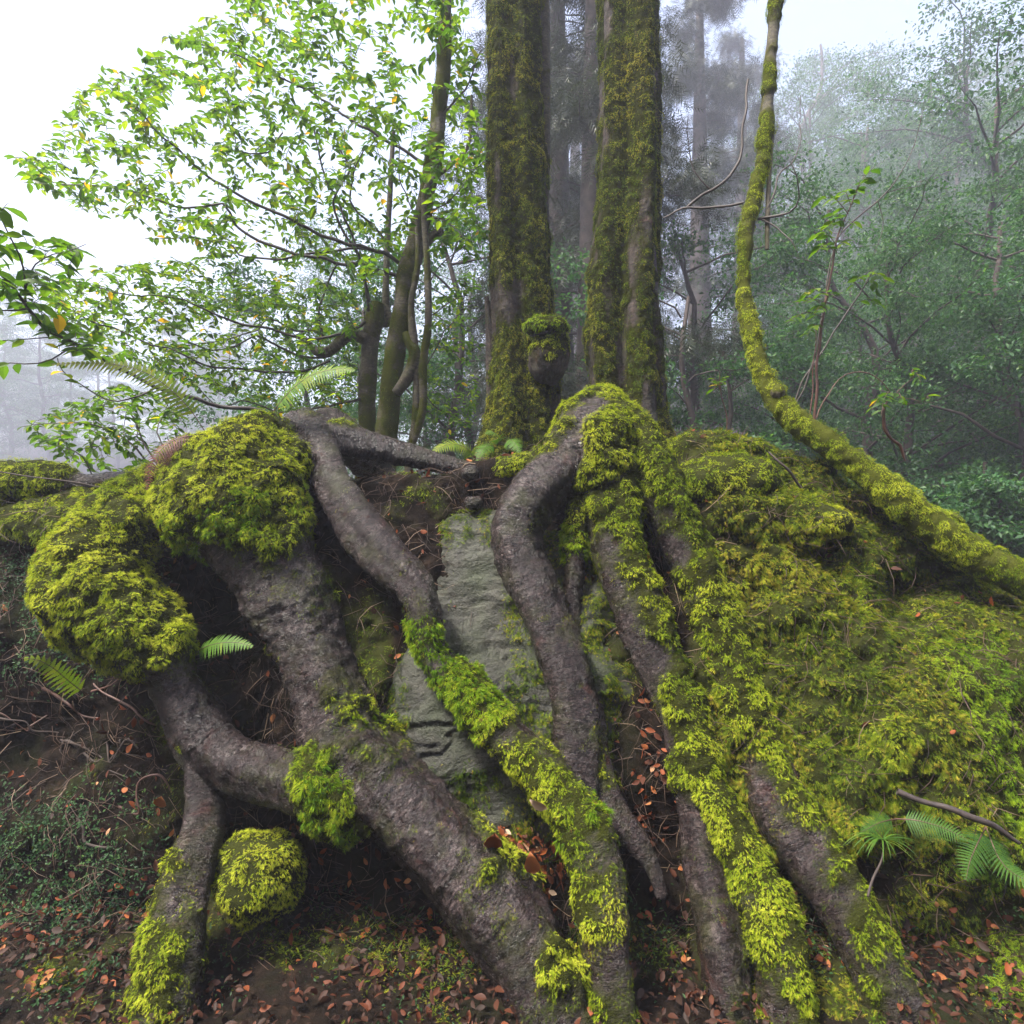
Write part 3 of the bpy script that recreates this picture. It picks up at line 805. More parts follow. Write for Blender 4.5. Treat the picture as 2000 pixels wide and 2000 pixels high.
# swollen knot
k = P(1612 * .905, 742, 3.1)
def knob(name, parent, off, c, r, mat, seed, moss=0.0, squash=(1, 1, 1), dens=9000, lab=None, cat=None, mossmat='moss', size=(0.02, 0.036), tint=(.62, .17), group=None, capdir=(0, -.3, 1), nn=44):
    u = np.linspace(0, 2 * pi, nn, endpoint=False); v = np.linspace(-pi / 2 + .02, pi / 2 - .02, nn // 2 + 6)
    Uu, Vv = np.meshgrid(u, v)
    D = np.stack([np.cos(Vv) * np.cos(Uu), np.cos(Vv) * np.sin(Uu), np.sin(Vv)], -1).reshape(-1, 3)
    V = D * r * np.asarray(squash)
    V = V + D * (r * (0.22 * fbm(V / r, 1.3, 3, seed) + 0.05 * fbm(V / r, 7, 2, seed + 1)))[:, None]
    mm = np.clip(moss + .35 * fbm(V / r, 2.2, 3, seed + 2) + 0.7 * (D @ nrm(np.array([capdir]))[0]) * (moss > 0), 0, 1)
    F = grid_faces(len(v), nn)
    V = V + np.asarray(c)
    uv = np.stack([V[:, 2], Uu.ravel() * r], 1)
    me = mesh_np(name, V - np.asarray(off), F, M[mat], True, {"moss": mm}, uv)
    o = obj(name, me, parent)
    if parent is None: o.location = off
    if lab: tag(o, lab, cat, group)
    if moss > 0: moss_on(V, F, mm, o, off, np.random.default_rng(seed), dens, size, mossmat, tint)
    return o
knob("burl", LEAN, base, P(1468, 740, 3.12), .034, 'bark_tree', 61, .35)
knob("burl", LEAN, base, P(1772, 985, 2.98), .085, 'bark_tree', 62, 1.0, (1.2, 1, .7))

# --- loose knobs, humps
c = P(888, 892, 3.06); knob("root_knob", None, c, c, .045, 'bark', 63, 0, (1, 1, .9), lab="dark rounded root knob at the end of the level bare root, upper of two", cat="root knob", group="root knobs on the rim")
c = P(893, 948, 3.02); knob("root_knob", None, c, c, .042, 'bark', 64, 0, (1, 1, .8), lab="dark rounded root knob tucked below the other one on the rim", cat="root knob", group="root knobs on the rim")
c = P(487, 1650, 2.35); knob("mossy_stone", None, c, c, .16, 'soil', 65, 1.6, (1, .9, .95), 9000, "round stone wrapped in bright moss in the gap below the arching root", "stone", tint=(.72, .14))
c = P(1370, 915, 2.98); knob("moss_hump", None, c, c, .24, 'soil', 66, 1.5, (1.15, .8, .62), 8000, "broad golden moss hump on the rim right of the central peak", "moss hump", tint=(.55, .17), nn=64)
c = P(1548, 985, 2.84); knob("moss_hump", None, c, c, .115, 'soil', 67, 1.5, (1.2, .8, .65), 9000, "small bright moss cushion on the bank under the leaning trunk", "moss hump", tint=(.66, .15))
c = P(985, 880, 3.12); knob("moss_hump", None, c, c, .10, 'soil', 68, 1.4, (1.5, .9, .6), 9000, "low moss cushion left of the central peak at the foot of a big cedar", "moss hump", tint=(.64, .15))

# ------------------------------------------------------------------ moss and litter over the bank
MOUND = np.array([.24, .20, .21])
o = knob("soil_mound", None, P(950, 1640, 2.55), P(950, 1640, 2.55), 1.0, 'floor', 69, 0, MOUND * .93)
tag(o, kind='structure')

def bank_growth():
    rng = np.random.default_rng(101)
    Vp = BV; px, py = proj(Vp)
    # orient faces outward
    T = BF
    a = np.cross(Vp[T[:, 1]] - Vp[T[:, 0]], Vp[T[:, 3]] - Vp[T[:, 0]])
    F = np.where(((a @ np.array([0, -1., .7])) < 0)[:, None], T[:, ::-1], T)
    vis = (px > -140) & (px < 2080) & (py < 2000) & (Vp[:, 1] < 4.0)
    m = BM * vis
    right = sstep(1230, 1420, px); fr = sstep(1560, 1840, px + 260 * fbm(Vp, 2.5, 2, 66)) * sstep(1120, 1260, py)
    # yellow cushions on the left shoulder and rim
    w = m * (1 - right) * sstep(1150, 1000, py)
    moss_on(Vp, F, w, None, (0, 0, 0), rng, 8000, (0.02, 0.04), 'moss', (.58, .17), name="moss_carpet")
    # the sloping right side: loose, wispy, darker, with brown between
    w = m * np.clip(right - .75 * fr, 0, 1)
    moss_on(Vp, F, w, None, (0, 0, 0), rng, 6500, (0.028, 0.062), 'moss_deep', (.66, .22), thr=(.3, .7), lift=(15, 65), name="moss_carpet", tfreq=3.0)
    moss_on(Vp, F, w * sstep(-.1, .35, fbm(Vp, 5.5, 3, 33)), None, (0, 0, 0), rng, 6500, (0.026, 0.05), 'moss', (.55, .2), thr=(.3, .75), name="moss_carpet")
    moss_on(Vp, F, m * fr, None, (0, 0, 0), rng, 9500, (0.02, 0.042), 'moss_green', (.58, .17), thr=(.25, .6), name="moss_carpet")
    # thin moss over the middle and the foot of the bank
    w = m * (1 - right) * np.maximum(sstep(1000, 1100, py), sstep(600, 700, px) * .9)
    moss_on(Vp, F, w, None, (0, 0, 0), rng, 4200, (0.018, 0.038), 'moss_deep', (.55, .2), thr=(.3, .75), name="moss_carpet")
    for o in COL.objects:
        if o.name.startswith("moss_carpet"): tag(o, "carpet of feathery moss over the bank", "moss", kind="stuff")
    gx, gy = np.meshgrid(np.linspace(-2.6, 2.6, 120), np.linspace(1.45, 2.7, 40))
    G = np.stack([gx.ravel(), gy.ravel(), 0 * gx.ravel()], 1); G[:, 2] = .015 + .02 * fbm(G, 5, 3, 3)
    moss_on(G, grid_faces(40, 120, False), sstep(-.1, .5, fbm(G, 2.6, 3, 71)), None, (0, 0, 0), rng, 2600, (.02, .045), 'moss_deep', (.5, .2), thr=(.3, .8), name="moss_carpet")
    tag(COL.objects[-1], "patches of feathery moss over the forest floor at the foot of the roots", "moss", kind="stuff")
    # root fibres hanging over the soil
    mb = MB()
    w = vis * np.clip(1.0 - BM * .75, 0, 1) * (py < 1800)
    p, nn, _ = tri_sample(Vp, F, 7000, rng, w)
    w2 = vis * right
    p2, nn2, _ = tri_sample(Vp, F, 800, rng, w2)
    p = np.concatenate([p, p2]); nn = np.concatenate([nn, nn2])
    for i in range(len(p)):
        L = rng.uniform(.05, .2); d = rng.normal(0, 1, 3) * [1, .4, .7] + [0, -.1, -.7]
        d = d - nn[i] * (d @ nn[i]); d /= np.linalg.norm(d) + 1e-9
        s = np.cross(nn[i], d); k = rng.uniform(-.35, .35)
        q = [p[i] + d * L * t + s * k * L * math.sin(2.5 * t) + nn[i] * (0.004 + rng.uniform(.05, .22) * L * math.sin(3.1 * t)) for t in (0, .33, .66, 1)]
        r = rng.uniform(.0007, .0024)
        Q = np.array(q); T_, U_, B_ = frames(Q)
        th = np.array([0, 2.1, 4.2])
        V = (Q[:, None] + (U_[:, None] * np.cos(th)[None, :, None] + B_[:, None] * np.sin(th)[None, :, None]) * (r * np.array([1, .9, .7, .3]))[:, None, None]).reshape(-1, 3)
        mb.add(V, grid_faces(4, 3), tint=np.clip(rng.normal(.45, .25), 0, 1))
    tag(mb.build("root_fibres", M['fibre']), "fine brown root fibres tangled over the bare soil of the bank", "root fibres", kind="stuff")
    # ground cover, lower left, small dark glossy leaves
    mb = MB()
    w = vis * (BM < .6) * np.clip(sstep(340, 250, px) * np.maximum(sstep(1440, 1560, py), .9 * sstep(1020, 1060, py) * sstep(1330, 1230, py))
                     + .35 * sstep(930, 960, px) * sstep(1060, 1030, px) * sstep(1080, 1150, py) * sstep(1450, 1350, py) + .25 * sstep(1640, 1720, py), 0, 1) * sstep(-.25, .15, fbm(Vp, 6, 3, 55))
    p, nn, _ = tri_sample(Vp, F, 13000, rng, w)
    n = len(p)
    nn2 = nrm(nn + rng.normal(0, .45, (n, 3)) + np.array([0, -.2, .35]))
    d = rng.normal(0, 1, (n, 3)); d = nrm(d - nn2 * (d * nn2).sum(1)[:, None])
    v, f, a_ = place('small', p + nn * rng.uniform(.006, .045, n)[:, None], d, nn2, rng.uniform(.008, .019, n), np.clip(.45 + .35 * fbm(p, 5, 2, 12) + rng.normal(0, .15, n), 0, 1))
    mb.add(v, f, tint=a_)
    tag(mb.build("ground_cover", M['cover'], smooth=False), "dark glossy small leaved ground cover on the shaded lower left bank", "ground cover", kind="stuff")
    # fallen leaves
    mb = MB()
    pile = np.exp(-((px - 960) / 95) ** 2 - ((py - 1530) / 48) ** 2) * 30
    w = vis * (pile + np.clip(1 - BM, .05, 1) * (.12 + .5 * sstep(1620, 1720, py)) + .9 * np.exp(-((px - 1225) / 40) ** 2 - ((py - 1480) / 130) ** 2))
    p, nn, _ = tri_sample(Vp, F, 4200, rng, w)
    n = len(p)
    nn2 = nrm(nn + rng.normal(0, .5, (n, 3)))
    d = rng.normal(0, 1, (n, 3)); d = nrm(d - nn2 * (d * nn2).sum(1)[:, None])
    v, f, a_ = place('leaf', p + nn * rng.uniform(.008, .03, n)[:, None], d, nn2 * np.where(rng.random(n) < .5, 1, -1)[:, None], rng.uniform(.018, .05, n), np.clip(rng.beta(1.6, 2.2, n), 0, 1))
    mb.add(v, f, tint=a_)
    # and over the floor in front
    c = P(950, 1640, 2.55)
    u = rng.uniform(0, 2 * pi, 900); ph = np.arccos(rng.uniform(-.1, 1, 900))
    D = np.stack([np.sin(ph) * np.cos(u), np.sin(ph) * np.sin(u), np.cos(ph)], 1)
    D = D[D[:, 1] < .45]; n = len(D)
    p = c + D * MOUND + nrm(D) * rng.uniform(.004, .02, n)[:, None]
    nn2 = nrm(D + rng.normal(0, .45, (n, 3)))
    d = rng.normal(0, 1, (n, 3)); d = nrm(d - nn2 * (d * nn2).sum(1)[:, None])
    v, f, a_ = place('leaf', p, d, nn2, rng.uniform(.016, .05, n), np.clip(rng.normal(.55, .2, n), .05, 1))
    mb.add(v, f, tint=a_)
    n = 9000
    x = rng.uniform(-2.6, 2.6, n); y = rng.uniform(1.5, 2.6, n)
    p = np.stack([x, y, np.full(n, .012) + rng.uniform(-.012, .03, n)], 1)
    p = p[rng.random(n) < sstep(-.35, .3, fbm(p, 3.0, 3, 64))]; n = len(p)
    nn2 = nrm(np.array([0, 0, 1.]) + rng.normal(0, .7, (n, 3)))
    d = rng.normal(0, 1, (n, 3)); d = nrm(d - nn2 * (d * nn2).sum(1)[:, None])
    v, f, a_ = place('leaf', p, d, nn2, rng.uniform(.012, .03, n) * rng.uniform(.8, 1.9, n), np.clip(rng.beta(.7, 5.5, n), 0, 1))
    mb.add(v, f, tint=a_)
    tag(mb.build("leaf_litter", M['dead']), "rusty fallen leaves gathered between the roots and over the ground", "leaf litter", kind="stuff")
bank_growth()

rgt = np.random.default_rng(77)
for i in range(13):
    x0 = rgt.uniform(-60, 230); y0 = rgt.uniform(1240, 1560)
    dx = rgt.uniform(60, 170) ; dy = rgt.uniform(-50, 110)
    pts = []
    for k in range(5):
        a = x0 + dx * k / 4 + rgt.normal(0, 10); b_ = y0 + dy * k / 4 + rgt.normal(0, 14)
        pts.append((*P(a, b_, hit(a, b_) - .035 + .03 * (k in (0, 4))), rgt.uniform(.003, .008) * (1 - .12 * k)))
    b0 = np.array(pts[0][:3])
    v, f, C, T = thin(pts, 7, .012, .012, 40 + i)
    tag(obj("thin_root", mesh_np("thin_root", v - b0, f, M['twig_red' if i % 2 else 'bark_far'], True), None, b0), "thin wiry root trailing over the dark shaded soil on the far left", "root", "thin roots on the shaded left soil")

def fallen_leaf(px, py, Y, L, ang, tint, lab):
    q = P(px, py, Y)
    V, F, _ = TM['leaf']
    V = V * L * np.array([1.1, 1, 1])
    V = V - np.array([0, L / 2, 0])
    a = radians(ang); R = np.array([[math.cos(a), 0, -math.sin(a)], [0, 1, 0], [math.sin(a), 0, math.cos(a)]])
    U = np.stack([V[:, 0], -V[:, 2], V[:, 1]], 1) @ R.T
    V3 = U @ np.array([[1, 0, 0], [0, .88, .47], [0, -.47, .88]])
    th = 0.0012
    n = len(V3); back = V3 + np.array([0, th, 0])
    o = obj("fallen_leaf", mesh_np("fallen_leaf", np.concatenate([V3, back]), np.concatenate([F, F[:, ::-1] + n]), M['dead'], True, {"tint": np.full(2 * n, tint)}), None, q)
    tag(o, lab, "fallen leaf")
fallen_leaf(302, 1516, 2.30, .085, 160, .78, "tan fallen leaf hanging by the left fork of the arching root")
fallen_leaf(930, 1592, 2.14, .115, 172, .66, "long narrow rust brown leaf upright at the foot of the leaf pile")
fallen_leaf(1004, 1632, 2.10, .10, 8, .72, "broad orange brown leaf below the leaf pile beside the crossing root")
fallen_leaf(1016, 1520, 2.20, .075, 60, 1.0, "pale cream fallen leaf on the red leaf pile against the crossing root")

# ================================================================== BIG CEDARS
def cedar_lobes(seed, n=9, amp=.10):
    rr = np.random.default_rng(seed)
    ph = rr.uniform(0, 6.28, n); fr = rr.integers(2, 9, n); am = amp * rr.uniform(.3, 1, n) / np.sqrt(fr)
    tw = rr.uniform(-.12, .12, n)
    def f(t, th):
        r = 1.0 + 0 * t * th
        for k in range(n): r = r + am[k] * np.cos(fr[k] * (th + tw[k] * t) + ph[k])
        return r - 0.03 * np.abs(np.sin(7 * th + .5 * t)) ** .5
    return f

def cedar(label, pts, Y, seed, cov, base_py=930):
    pp = []
    for px, py, r in pts:
        q = P(px, py, Y); pp.append((*q, rad(r, Y)))
    base = np.array(pp[-1][:3])
    t = thing("cedar_tree", label, "tree", base)
    root_part(t, base, pp, name="trunk", cov=cov, seed=seed, nseg=110, lump=.10, fine=.05, mat='bark_cedar', dens=9000, amp=.95, thick=.010, lobes=cedar_lobes(seed, 14, .15), raw=True, step=.02,
              size=(.018, .036), tint=(.66, .2), freq=4.0, up=.3, mossmat='moss_deep', mfreq=4.5)
    return t, base

c1, b1 = cedar("big mossy cedar trunk with a dark burl on its right side", [(968, -700, 44), (972, -60, 49), (975, 276, 53), (980, 450, 53), (985, 620, 58), (990, 740, 66), (986, 830, 76), (976, 920, 96), (970, 1040, 130)], 4.25, 71,
      [(0, .7), (2, .72), (3, .74), (5, .76), (6, .86), (8, .95)])
c = P(1036, 668, 4.02); knob("burl", c1, b1, c, .145, 'bark_cedar', 73, .42, (.88, .9, 1.35), 9000, tint=(.66, .15), nn=56)
c = P(1030, 618, 3.95); knob("burl", c1, b1, c, .105, 'bark_cedar', 74, .95, (1.3, 1, .6), 9000, tint=(.72, .14), mossmat='moss_green', nn=44)
o = root_part(c1, b1, [(*P(x, y, 4.18), rad(r, 4.2)) for x, y, r in [(918, 560, 4), (925, 650, 9), (928, 740, 11), (930, 810, 13), (915, 860, 18), (885, 930, 22)]], name="bare_ridge", seed=75, nseg=20, mat='bark_cedar', raw=True)
o = root_part(c1, b1, [(*P(x, y, 4.30), rad(r, 4.3)) for x, y, r in [(1026, -300, 10), (1027, 100, 11), (1027, 276, 11), (1024, 350, 12), (1023, 430, 12), (1016, 560, 12)]], name="stem", seed=76, nseg=20, mat='bark_tree', raw=True, cov=[(0, .3), (5, .5)], thick=.006, dens=9000, tint=(.45, .15))
c2, b2 = cedar("big mossy cedar trunk rising straight behind the central peak", [(1180, -700, 46), (1184, -60, 51), (1187, 276, 56), (1183, 400, 59), (1176, 520, 63), (1172, 640, 64), (1180, 740, 68), (1188, 830, 76), (1195, 920, 95), (1200, 1040, 120)], 4.25, 72,
      [(0, .72), (2, .74), (3, .76), (5, .76), (6, .76), (9, .9)])
root_part(c2, b2, [(*P(x, y, 4.16), rad(r, 4.2)) for x, y, r in [(1214, 380, 6), (1222, 470, 14), (1224, 560, 19), (1230, 650, 20), (1236, 740, 20), (1242, 840, 22), (1250, 940, 26)]], name="buttress", seed=77, nseg=28, mat='bark_cedar', raw=True, cov=[(0, .4), (6, .5)], thick=.012, dens=7500, tint=(.48, .16), mossmat='moss_deep')

# ================================================================== LEAFY TREES ON THE LEFT
def twig_leaves(C, T, mb, rng, L, dens, start=.25, tint=(.42, .2), planar=None, tm='leaf'):
    """alternate leaves, two-ranked, along a twig"""
    seg = np.linalg.norm(np.diff(C, axis=0), axis=1); cum = np.concatenate([[0], np.cumsum(seg)]); tot = cum[-1]
    n = max(2, int(tot * (1 - start) / dens))
    s = tot * start + (np.arange(n) + rng.uniform(0, .6, n)) * dens; s = s[s <= tot]
    if len(s) == 0: return
    pos = np.stack([np.interp(s, cum, C[:, k]) for k in range(3)], 1)
    tan = nrm(np.stack([np.interp(s, cum, T[:, k]) for k in range(3)], 1))
    up = np.array([0, 0, 1.0]) if planar is None else planar
    side = nrm(np.cross(tan, up[None] + rng.normal(0, .15, (len(s), 3))))
    sg = np.where(np.arange(len(s)) % 2 == 0, 1, -1)[:, None]
    y = tan * rng.uniform(.35, .75, (len(s), 1)) + side * sg + np.array([0, 0, -.25]) + rng.normal(0, .2, (len(s), 3))
    z = nrm(np.broadcast_to(up, y.shape) + rng.normal(0, .35, y.shape))
    ti = np.clip(rng.normal(tint[0], tint[1], len(s)), 0, .87)
    yel = rng.random(len(s)) < .02; ti[yel] = rng.uniform(.9, 1, yel.sum())
    v, f, a = place(tm, pos, y, z, L * rng.uniform(.65, 1.15, len(s)), ti)
    mb.add(v, f, tint=a)

def leafy(root, off, branches, targets, rng, leafL, dens, wood, tint, reach=.9, twigs_from=None, rbase=.0045):
    """wood: main branches and fine twigs reaching out to target points, leaves on the twigs"""
    wb = MB(); lb = MB(); BP = []
    for br in branches:
        v, f, C, T = thin(br, 6, .05, .018, int(rng.integers(999)))
        wb.add(v, f)
        BP.append(np.concatenate([C, T], 1)[len(C) // 5:])
        twig_leaves(C, T, lb, rng, leafL, dens, .6, tint)
    BP = np.concatenate(BP)
    order = np.argsort(np.array([np.min(np.linalg.norm(BP[:, :3] - q, axis=1)) for q in targets]))
    for q in np.asarray(targets)[order]:
        d = np.linalg.norm(BP[:, :3] - q, axis=1)
        i = np.argmin(d + rng.uniform(0, .08, len(d)))
        a = BP[i, :3]; Tn = BP[i, 3:]; l = np.linalg.norm(q - a)
        if l > reach * 2.2 or l < .04: continue
        m1 = a + Tn * l * .3 + (q - a) * .25; m2 = a + (q - a) * .68 + rng.normal(0, .06 * l, 3) + np.array([0, 0, .08 * l])
        r0 = min(rbase, .0016 + .0035 * l)
        v, f, C, T = thin([(*a, r0), (*m1, r0 * .8), (*m2, r0 * .6), (*q, r0 * .3)], 4, .06, .008, int(rng.integers(999)))
        wb.add(v, f)
        twig_leaves(C, T, lb, rng, leafL, dens, max(.15, 1 - .38 / l), tint)
        BP = np.concatenate([BP, np.concatenate([C, T], 1)[1:-1:2]])
    o = wb.build("branches", M[wood], root, off)
    tag(o, kind=None)
    o2 = lb.build("crown", M['leaf'], root, off, smooth=False)
    return o2

def Z1(x, y): return x * .35, 270.5 + y * .35
def zpath(pts, Y, r0, r1):
    out = []
    n = len(pts)
    for i, (x, y) in enumerate(pts):
        a, b_ = Z1(x, y); t = i / (n - 1)
        yy = Y[0] + (Y[1] - Y[0]) * t
        out.append((*P(a, b_, yy), r0 + (r1 - r0) * t))
    return out

def inside(poly, x, y):
    c = False; n = len(poly)
    for i in range(n):
        (x1, y1), (x2, y2) = poly[i], poly[(i + 1) % n]
        if (y1 > y) != (y2 > y) and x < (x2 - x1) * (y - y1) / (y2 - y1) + x1: c = not c
    return c
def scatter_targets(poly, n, Yr, rng):
    xs = [p[0] for p in poly]; ys = [p[1] for p in poly]; out = []
    while len(out) < n:
        x = rng.uniform(min(xs), max(xs)); y = rng.uniform(min(ys), max(ys))
        if inside(poly, x, y): out.append(P(x, y, rng.uniform(*Yr)))
    return out

def trunk_px(parent, off, pts, Y, seed, cov, name="trunk", nseg=32, dens=7000):
    pp = [(*P(x, y, Y if not isinstance(Y, (list, tuple)) else Y[i]), rad(r, 4.6)) for i, (x, y, r) in enumerate(pts)]
    return root_part(parent, off, pp, name=name, cov=cov, seed=seed, nseg=nseg, lump=.14, fine=.04, mat='bark_tree', raw=True, thick=.006, dens=dens, size=(.014, .026), tint=(.42, .15), step=.02, mossmat='moss_deep', amp=.6)

rng = np.random.default_rng(201)
# tree B: the tall curving one
bB = P(722, 960, 4.6)
TB = thing("broadleaf_tree", "taller curving broadleaf trunk with bright leaves, reaching the top of the picture", "tree", bB)
trunk_px(TB, bB, [(718, 980, 26), (722, 890, 23), (728, 820, 20), (736, 740, 19), (746, 660, 18), (760, 580, 17), (770, 510, 18), (790, 440, 16), (804, 370, 14), (818, 300, 16), (826, 240, 14), (838, 100, 12), (842, -60, 10), (850, -300, 7)], 4.6, 81, [(0, .8), (2, .7), (6, .68), (13, .6)])
trunk_px(TB, bB, [(772, 520, 12), (800, 462, 10), (834, 434, 7)], 4.6, 82, None, "limb", 16)
brB = [zpath([(2150, 640), (1990, 560), (1880, 540), (1720, 490), (1550, 410), (1300, 280), (1080, 130), (920, 10), (800, -120), (640, -260)], (4.6, 4.0), .016, .004),
       zpath([(2130, 720), (1932, 660), (1650, 610), (1400, 530), (1250, 430), (1200, 330), (1000, 350), (820, 290), (650, 240), (420, 225), (130, 210)], (4.6, 4.2), .014, .003),
       zpath([(1990, 570), (1880, 560), (1640, 605), (1450, 625), (1290, 600), (1230, 540), (1000, 500), (780, 520)], (4.55, 4.6), .011, .003),
       zpath([(2280, 100), (2000, -60), (1700, -250), (1400, -420), (1000, -560)], (4.6, 4.5), .012, .003),
       zpath([(2320, -100), (2500, -300), (2600, -500)], (4.6, 4.4), .010, .003),
       zpath([(1830, 20), (1880, 150), (1800, 330), (1850, 480), (1932, 600), (1985, 900)], (4.4, 4.55), .006, .011),
       zpath([(1960, 30), (1905, 200), (1890, 310), (2030, 470), (2110, 560)], (4.4, 4.5), .005, .009),
       zpath([(1520, -60), (1420, 60), (1300, 40), (1250, -120)], (4.5, 4.3), .006, .003),
       zpath([(2300, 60), (2420, 100), (2560, 130), (2640, 60)], (4.6, 4.1), .006, .002),
       zpath([(2240, 360), (2420, 430), (2520, 520), (2640, 520)], (4.6, 4.2), .006, .002)]
tB = scatter_targets([(20, 340), (50, 270), (200, 130), (380, 40), (560, -150), (860, -150), (930, 270), (900, 400), (830, 500), (700, 560), (560, 520), (380, 500), (300, 440), (150, 400), (60, 350)], 900, (3.8, 6.0), rng) \
   + scatter_targets([(800, 270), (960, 270), (920, 420), (930, 500), (800, 500)], 50, (4.1, 5.2), rng)
leafy(TB, bB, brB, tB, rng, .070, .023, 'twig', (.47, .2))
# tree A: shorter stump-topped one with low branches
bA = P(690, 960, 4.75)
TA = thing("broadleaf_tree", "shorter trunk with mossy knob top, low branches spreading left, beside the curving trunk", "tree", bA)
trunk_px(TA, bA, [(680, 980, 22), (688, 890, 18), (692, 850, 16), (693, 740, 16), (699, 650, 17), (707, 600, 17), (712, 572, 11)], 4.75, 83, [(0, .5), (4, .45), (5, .9), (6, 1)])
trunk_px(TA, bA, [(692, 640, 12), (660, 632, 11), (625, 660, 10), (600, 665, 8), (575, 640, 6)], 4.7, 84, [(0, .2), (4, .4)], "limb", 18)
trunk_px(TA, bA, [(706, 610, 9), (735, 605, 10), (728, 575, 7), (730, 480, 6), (735, 380, 5), (742, 250, 4)], 4.78, 85, None, "limb", 14)
brA = [zpath([(1985, 850), (1960, 700), (1920, 560), (1830, 330), (1740, 120), (1700, -80)], (4.72, 4.5), .013, .005),
       zpath([(1960, 960), (1900, 1000), (1820, 1040), (1650, 1050), (1420, 1000), (1230, 950), (1080, 880), (940, 835), (650, 800), (340, 735)], (4.7, 4.0), .013, .003),
       zpath([(1780, 1150), (1640, 1150), (1480, 1090), (1380, 1040), (1280, 1090), (1100, 1100), (900, 1000), (760, 900)], (4.7, 4.3), .010, .003),
       zpath([(1780, 1170), (1590, 1235), (1300, 1220), (1100, 1190), (900, 1110), (600, 1000), (420, 930), (270, 840), (120, 700)], (4.7, 3.9), .010, .003),
       zpath([(1932, 1380), (1850, 1390), (1700, 1430), (1500, 1450)], (4.7, 4.4), .012, .005),
       zpath([(1830, 640), (1770, 740), (1730, 900), (1740, 1040)], (4.5, 4.6), .006, .010),
       zpath([(1710, 1010), (1550, 1000), (1450, 945), (1400, 1000), (1300, 1030), (1100, 1090), (900, 1110)], (4.6, 4.4), .007, .003),
       zpath([(1500, 1450), (1300, 1380), (1180, 1410), (1000, 1250), (860, 1180)], (4.4, 4.2), .006, .002)]
tA = scatter_targets([(60, 540), (300, 480), (560, 520), (690, 560), (660, 800), (560, 810), (480, 760), (330, 720), (230, 690), (120, 640)], 700, (3.9, 6.2), rng)
leafy(TA, bA, brA, tA, rng, .063, .022, 'twig', (.47, .2))
# tree C: thin twisted double stem
bC = P(776, 900, 4.5)
TC = thing("broadleaf_tree", "thin twisted double stemmed tree between the curving trunk and the big cedar", "tree", bC)
trunk_px(TC, bC, [(770, 900, 9), (774, 850, 7), (784, 790, 7), (786, 700, 7), (780, 640, 8), (776, 570, 6), (788, 500, 5), (786, 400, 4)], 4.5, 86, [(0, .4), (7, .4)], "trunk", 14)
trunk_px(TC, bC, [(776, 845, 6), (797, 775, 7), (798, 690, 7), (808, 610, 7), (806, 500, 6), (800, 400, 5), (806, 350, 5), (850, 312, 4), (884, 272, 3), (890, 180, 2.5)], 4.45, 87, [(0, .5), (3, .45), (9, .1)], "stem", 14)
trunk_px(TC, bC, [(748, 742, 10), (768, 712, 12), (784, 672, 11), (772, 645, 8), (764, 628, 5)], 4.5, 88, [(0, .4), (4, .7)], "limb", 18)
brC = [[(*P(a, b_, 4.5), .005 - .0006 * i) for i, (a, b_) in enumerate(q)] for q in
       ([(800, 560), (830, 500), (880, 460), (915, 420)], [(806, 600), (850, 570), (885, 560)], [(800, 700), (830, 640), (860, 600), (880, 540)], [(785, 700), (815, 760), (860, 790), (900, 800)], [(776, 840), (740, 830), (700, 826)],
        [(800, 400), (850, 380), (900, 300), (930, 250)], [(786, 420), (760, 350), (750, 250)])]
tC = scatter_targets([(800, 560), (900, 500), (905, 800), (830, 830), (790, 780)], 150, (4.3, 6.0), rng)
leafy(TC, bC, brC, tC, rng, .055, .024, 'twig', (.42, .2))
# sapling with large leaves close on the left
bS = P(500, 960, 3.5)
TS_ = thing("sapling", "low arching sapling on the far left with the largest, closest leaves", "sapling", bS)
brS = [[(*P(*Z1(x, y), Y), r) for x, y, Y, r in ((1700, 1700, 3.75, .014), (1410, 1455, 3.7, .012), (1200, 1410, 3.6, .011), (1000, 1370, 3.5, .011), (830, 1310, 3.4, .010), (620, 1210, 3.3, .010), (480, 1130, 3.2, .009), (280, 1010, 3.0, .008), (150, 880, 2.85, .007), (70, 770, 2.75, .006), (0, 720, 2.7, .005), (-120, 640, 2.6, .003))],
       zpath([(150, 880), (130, 680), (60, 520), (0, 400), (-60, 250)], (2.85, 2.6), .005, .002),
       zpath([(150, 790), (200, 660), (330, 600), (480, 560)], (2.85, 2.7), .004, .0015),
       zpath([(150, 880), (0, 890), (-120, 880)], (2.85, 2.6), .005, .002),
       zpath([(410, 1110), (220, 1180), (0, 1195), (-100, 1190)], (3.2, 3.0), .004, .002),
       zpath([(330, 1040), (140, 1050), (0, 1050)], (3.1, 2.9), .003, .002),
       zpath([(870, 1310), (700, 1380), (500, 1340), (330, 1230), (310, 1150)], (3.4, 3.2), .005, .002)]
tS = scatter_targets([(-40, 470), (60, 440), (170, 460), (110, 560), (60, 590), (-40, 560)], 60, (2.6, 3.1), rng) + scatter_targets([(50, 600), (150, 590), (200, 660), (90, 680)], 26, (2.8, 3.3), rng) + [P(-5, 400, 2.6), P(20, 385, 2.6), P(25, 450, 2.6)]
leafy(TS_, bS, brS, tS, rng, .095, .034, 'twig', (.35, .18), reach=.5)
